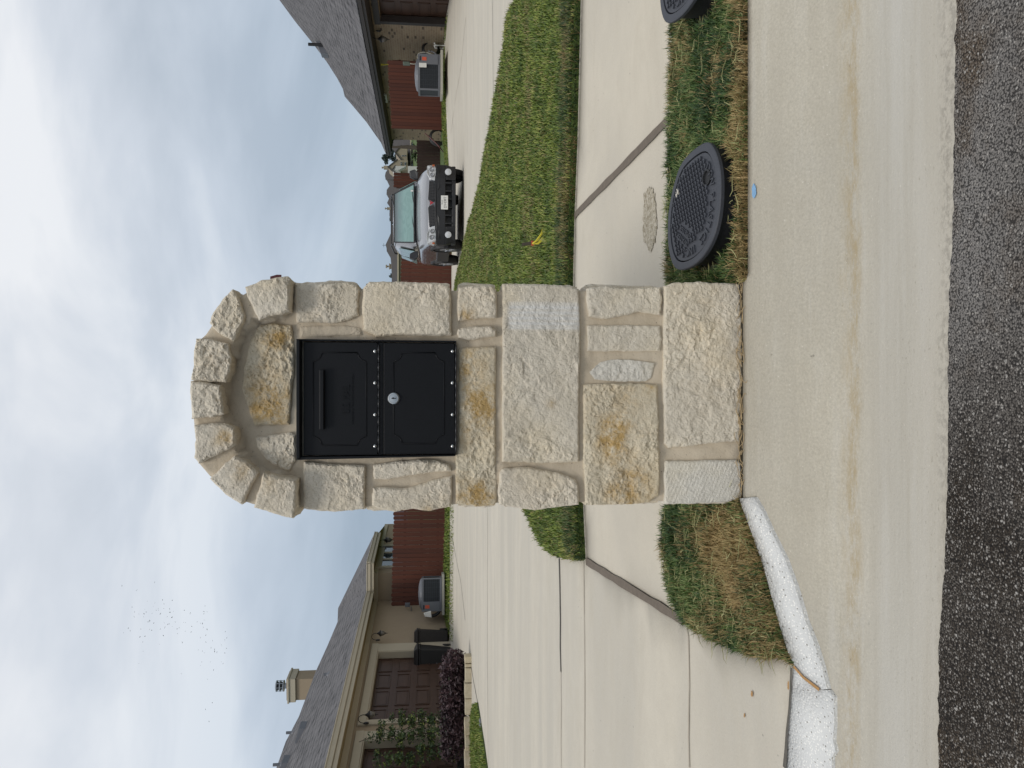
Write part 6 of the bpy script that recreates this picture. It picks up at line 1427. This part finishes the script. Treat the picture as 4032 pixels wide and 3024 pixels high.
g2 = gable(hA, 164, ZC(120, 655), ZC(280, 800), ZC(270, 540), ZC(440, 0)[0], 'beige_far'); fwin(g2, 163.8, 318, 345, 575, 600); fwin(g2, 163.8, 318, 345, 605, 630); fwin(g2, 163.8, 385, 410, 575, 630)
g3 = gable(hA, 160, ZC(188, 700), ZC(265, 778), ZC(240, 640), ZC(320, 0)[0], 'white_far', 'dormer')
mb = MB(); a = onY(*ZC(238, 700), 158); b = onY(*ZC(410, 640), 158); mb.prism([(a.x, 158, b.z + 1.5), (b.x, 158, b.z), (b.x, 158, a.z), (a.x, 158, a.z)], (0, 1.5, 0)); mb.obj('chimney_chase', M['white_far'], hA)
mb = MB(); a = onY(*ZC(45, 685), 168); b = onY(*ZC(110, 645), 168); mb.box(((a.x + b.x) / 2, 168, (a.z + b.z) / 2 - .8), (b.x - a.x, 1.2, a.z - b.z + 1.6)); mb.lathe(((a.x + b.x) / 2, 168, a.z), [(.12, 0), (.12, .2), (.22, .22), (.22, .4), (.05, .45)], 10); mb.obj('chimney', M['beige_far'], hA)
fwin(hA, 170.2, 500, 560, 270, 330); fwin(hA, 170.2, 500, 560, 600, 640); fwin(hA, 170.2, 500, 560, 650, 690)
mb = MB(); a = onY(*ZC(440, 790), 90); b = onY(*ZC(500, 640), 90); mb.box(((a.x + b.x) / 2, 90.5, (a.z + b.z) / 2 - .4), (b.x - a.x, 1, a.z - b.z + .8)); 
tag(mb.obj('garden_shed', M['white_far'], None, base=((a.x + b.x) / 2, 90, Tz(8, 90))), 'small white shed wall glimpsed behind the right car mirror', 'shed')
far_house('distant grey roofed house directly above the silver car with humped hip roofs', 185, F_(ZC, (165, 1550), (140, 1440), (140, 1300), (100, 1240), (130, 1170), (90, 1100), (95, 1025), (140, 965), (100, 880), (70, 850)), ZC(330, 0)[0], 'beige_far', chims=[(*[ZC(100, 0)[0]], ZC(150, 0)[0], ZC(0, 1318)[1], ZC(0, 1285)[1], 'beige_far')])
hC, L, R_ = far_house('grey hipped roof house with tan chimney behind the fence just right of the pillar', 115, F_(ZD, (345, 1250), (345, 1130), (338, 830), (330, 730), (320, 640), (235, 490), (232, 430), (212, 350), (300, 160), (345, 40), (350, -80)), ZD(470, 0)[0], 'beige_far', chims=[(ZD(290, 0)[0], ZD(440, 0)[0], ZD(0, 828)[1], ZD(0, 736)[1], 'beige_far')])
mb = MB(); q_ = onY(*ZD(215, 365), 120); mb.tube([q_ - Vector((0, 0, .8)), q_ + Vector((0, 0, .5))], .03, 5); mb.tube([q_ + Vector((-.3, 0, .3)), q_ + Vector((.3, 0, .3))], .02, 4); mb.obj('antenna', M['iron'], hC)
# trees beyond
def tree(label, px_c, Y, rx, rz, n, leaf, mat, seed, blobs=14):
    c = onY(*px_c, Y); rx *= .2412 * Y / FPX; rz *= .2412 * Y / FPX; leaf *= Y / 62; g = random.Random(seed); gz = Tz(c.x, Y); th = thing('distant_tree', (c.x, Y, gz), label, 'tree', 'trees beyond the far houses')
    cen = []; tb = MB(); tb.tube([(c.x, Y, gz - .2), (c.x + .1, Y, (gz + c.z) / 2), (c.x, Y, c.z + rz * .4)], [.3, .22, .06], 8)
    for i in range(blobs):
        a = g.uniform(0, 6.28); r_ = g.uniform(.2, .95); e_ = g.uniform(-.9, .9); q_ = Vector((c.x + rx * r_ * math.cos(a) * math.sqrt(1 - e_ * e_), Y + rx * r_ * math.sin(a) * .6, c.z + rz * e_)); cen.append((q_.x, q_.y, q_.z, rx * g.uniform(.22, .42), rx * .35, rz * g.uniform(.2, .36)))
        tb.tube([(c.x, Y, c.z - rz * .5), (c.x * .4 + q_.x * .6, Y, (c.z + q_.z) / 2 - .2), tuple(q_)], [.12, .07, .02], 5)
    tb.obj('trunk', M['bark'], th); leaves('crown', mat, th, cen, n, leaf, seed, dry=0, wid=.7)
tree('blue-green leafy tree standing behind the gabled beige house', ZC(150, 500), 200, 150, 115, 2600, .12, M['leafD'], 5)
tree('dark dense tree beside the brick house eave, above the dark fence', ZC(240, 290), 175, 105, 75, 2200, .12, M['leafG'] if False else simple('deep_green_leaves', (.014, .022, .014), .8, .4, 3), 6)
tree('sparse light foliage tree under the tip of the brick house eave', ZC(125, 330), 90, 65, 55, 380, .10, M['leafD'], 7)
tree('green bush tree seen between fence and roof of the gabled house', ZC(535, 430), 120, 150, 45, 1500, .10, M['leafG'], 8, 8)
tree('dark green tree seen just over the left part of the car roof', ZC(170, 1480), 210, 110, 40, 900, .14, M['leafD'], 9, 8)
tree('thin wispy tree above the grey hipped roof near the pillar', ZD(322, 1030), 210, 45, 22, 150, .12, M['leafD'], 10, 9)
# ---------------------------------------------------------------- flock of birds
bp = [(205,145),(354,188),(534,110),(460,300),(519,350),(307,357),(331,405),(375,427),(427,425),(450,408),(485,495),(570,373),(572,388),(550,390),(625,373),(614,286),(591,426),(685,375),(688,410),(660,454),(708,461),(630,517),(668,530),(682,527),(637,563),(482,582),(505,590),(395,580),(387,657),(437,650),(415,708),(418,802),(377,925),(580,733),(621,643),(762,625),(760,578),(781,566),(841,603),(901,609),(906,551),(960,506),(993,521),(1014,524),(1024,562),(1027,427),(1030,404),(1061,405),(1040,345),(1034,488),(892,420),(832,390),(826,513),(843,513),(742,508),(709,552),(812,712),(803,1028),(1033,816),(993,666),(1047,640),(1117,698),(1136,782),(1136,802),(1100,768),(1203,736),(1208,746),(1239,688),(1258,668),(1244,605),(1255,773),(1239,820),(1160,810),(1006,910),(996,945),(1094,910),(1202,909),(1126,991),(1064,1083),(1113,1319),(1045,1387),(1080,1506),(424,455),(329,455),(508,421),(268,570),(222,616),(289,597),(590,580),(1221,927),(1014,800),(973,787),(1048,708),(1061,581),(536,316),(628,326),(435,383),(468,504),(525,519),(720,402),(711,291)]
g = random.Random(21)
mb = MB(); mb.tube([(-.14, 0, 0), (-.05, 0, .0), (.06, 0, .01), (.13, 0, .02), (.17, 0, .015)], [.01, .045, .05, .028, .006], 6)
for s in (-1, 1): mb.prism([(.07, s * .03, .01), (-.06, s * .03, .01), (-.09, s * .17, .06), (-.10, s * .30, .03), (.02, s * .20, .07)], (0, 0, .012))
b0 = None
for i, (a, b) in enumerate(bp):
    Y = g.uniform(75, 110) if i not in (0, 1, 32) else 70; q_ = onY(*ZF(a, b), Y)
    if b0 is None: o = b0 = mb.obj('bird', M['bird'], None, base=(0, 0, 0))
    else: o = b0.copy(); COL.objects.link(o)
    o.location = q_; o.rotation_euler = (g.uniform(-.7, .7), g.uniform(-.5, .5), g.uniform(0, 6.28)); sc = g.uniform(.2, .42); o.scale = (sc, sc, sc)
    tag(o, 'tiny dark bird flying in the loose flock against the clouds', 'bird', 'flock of birds in the sky')
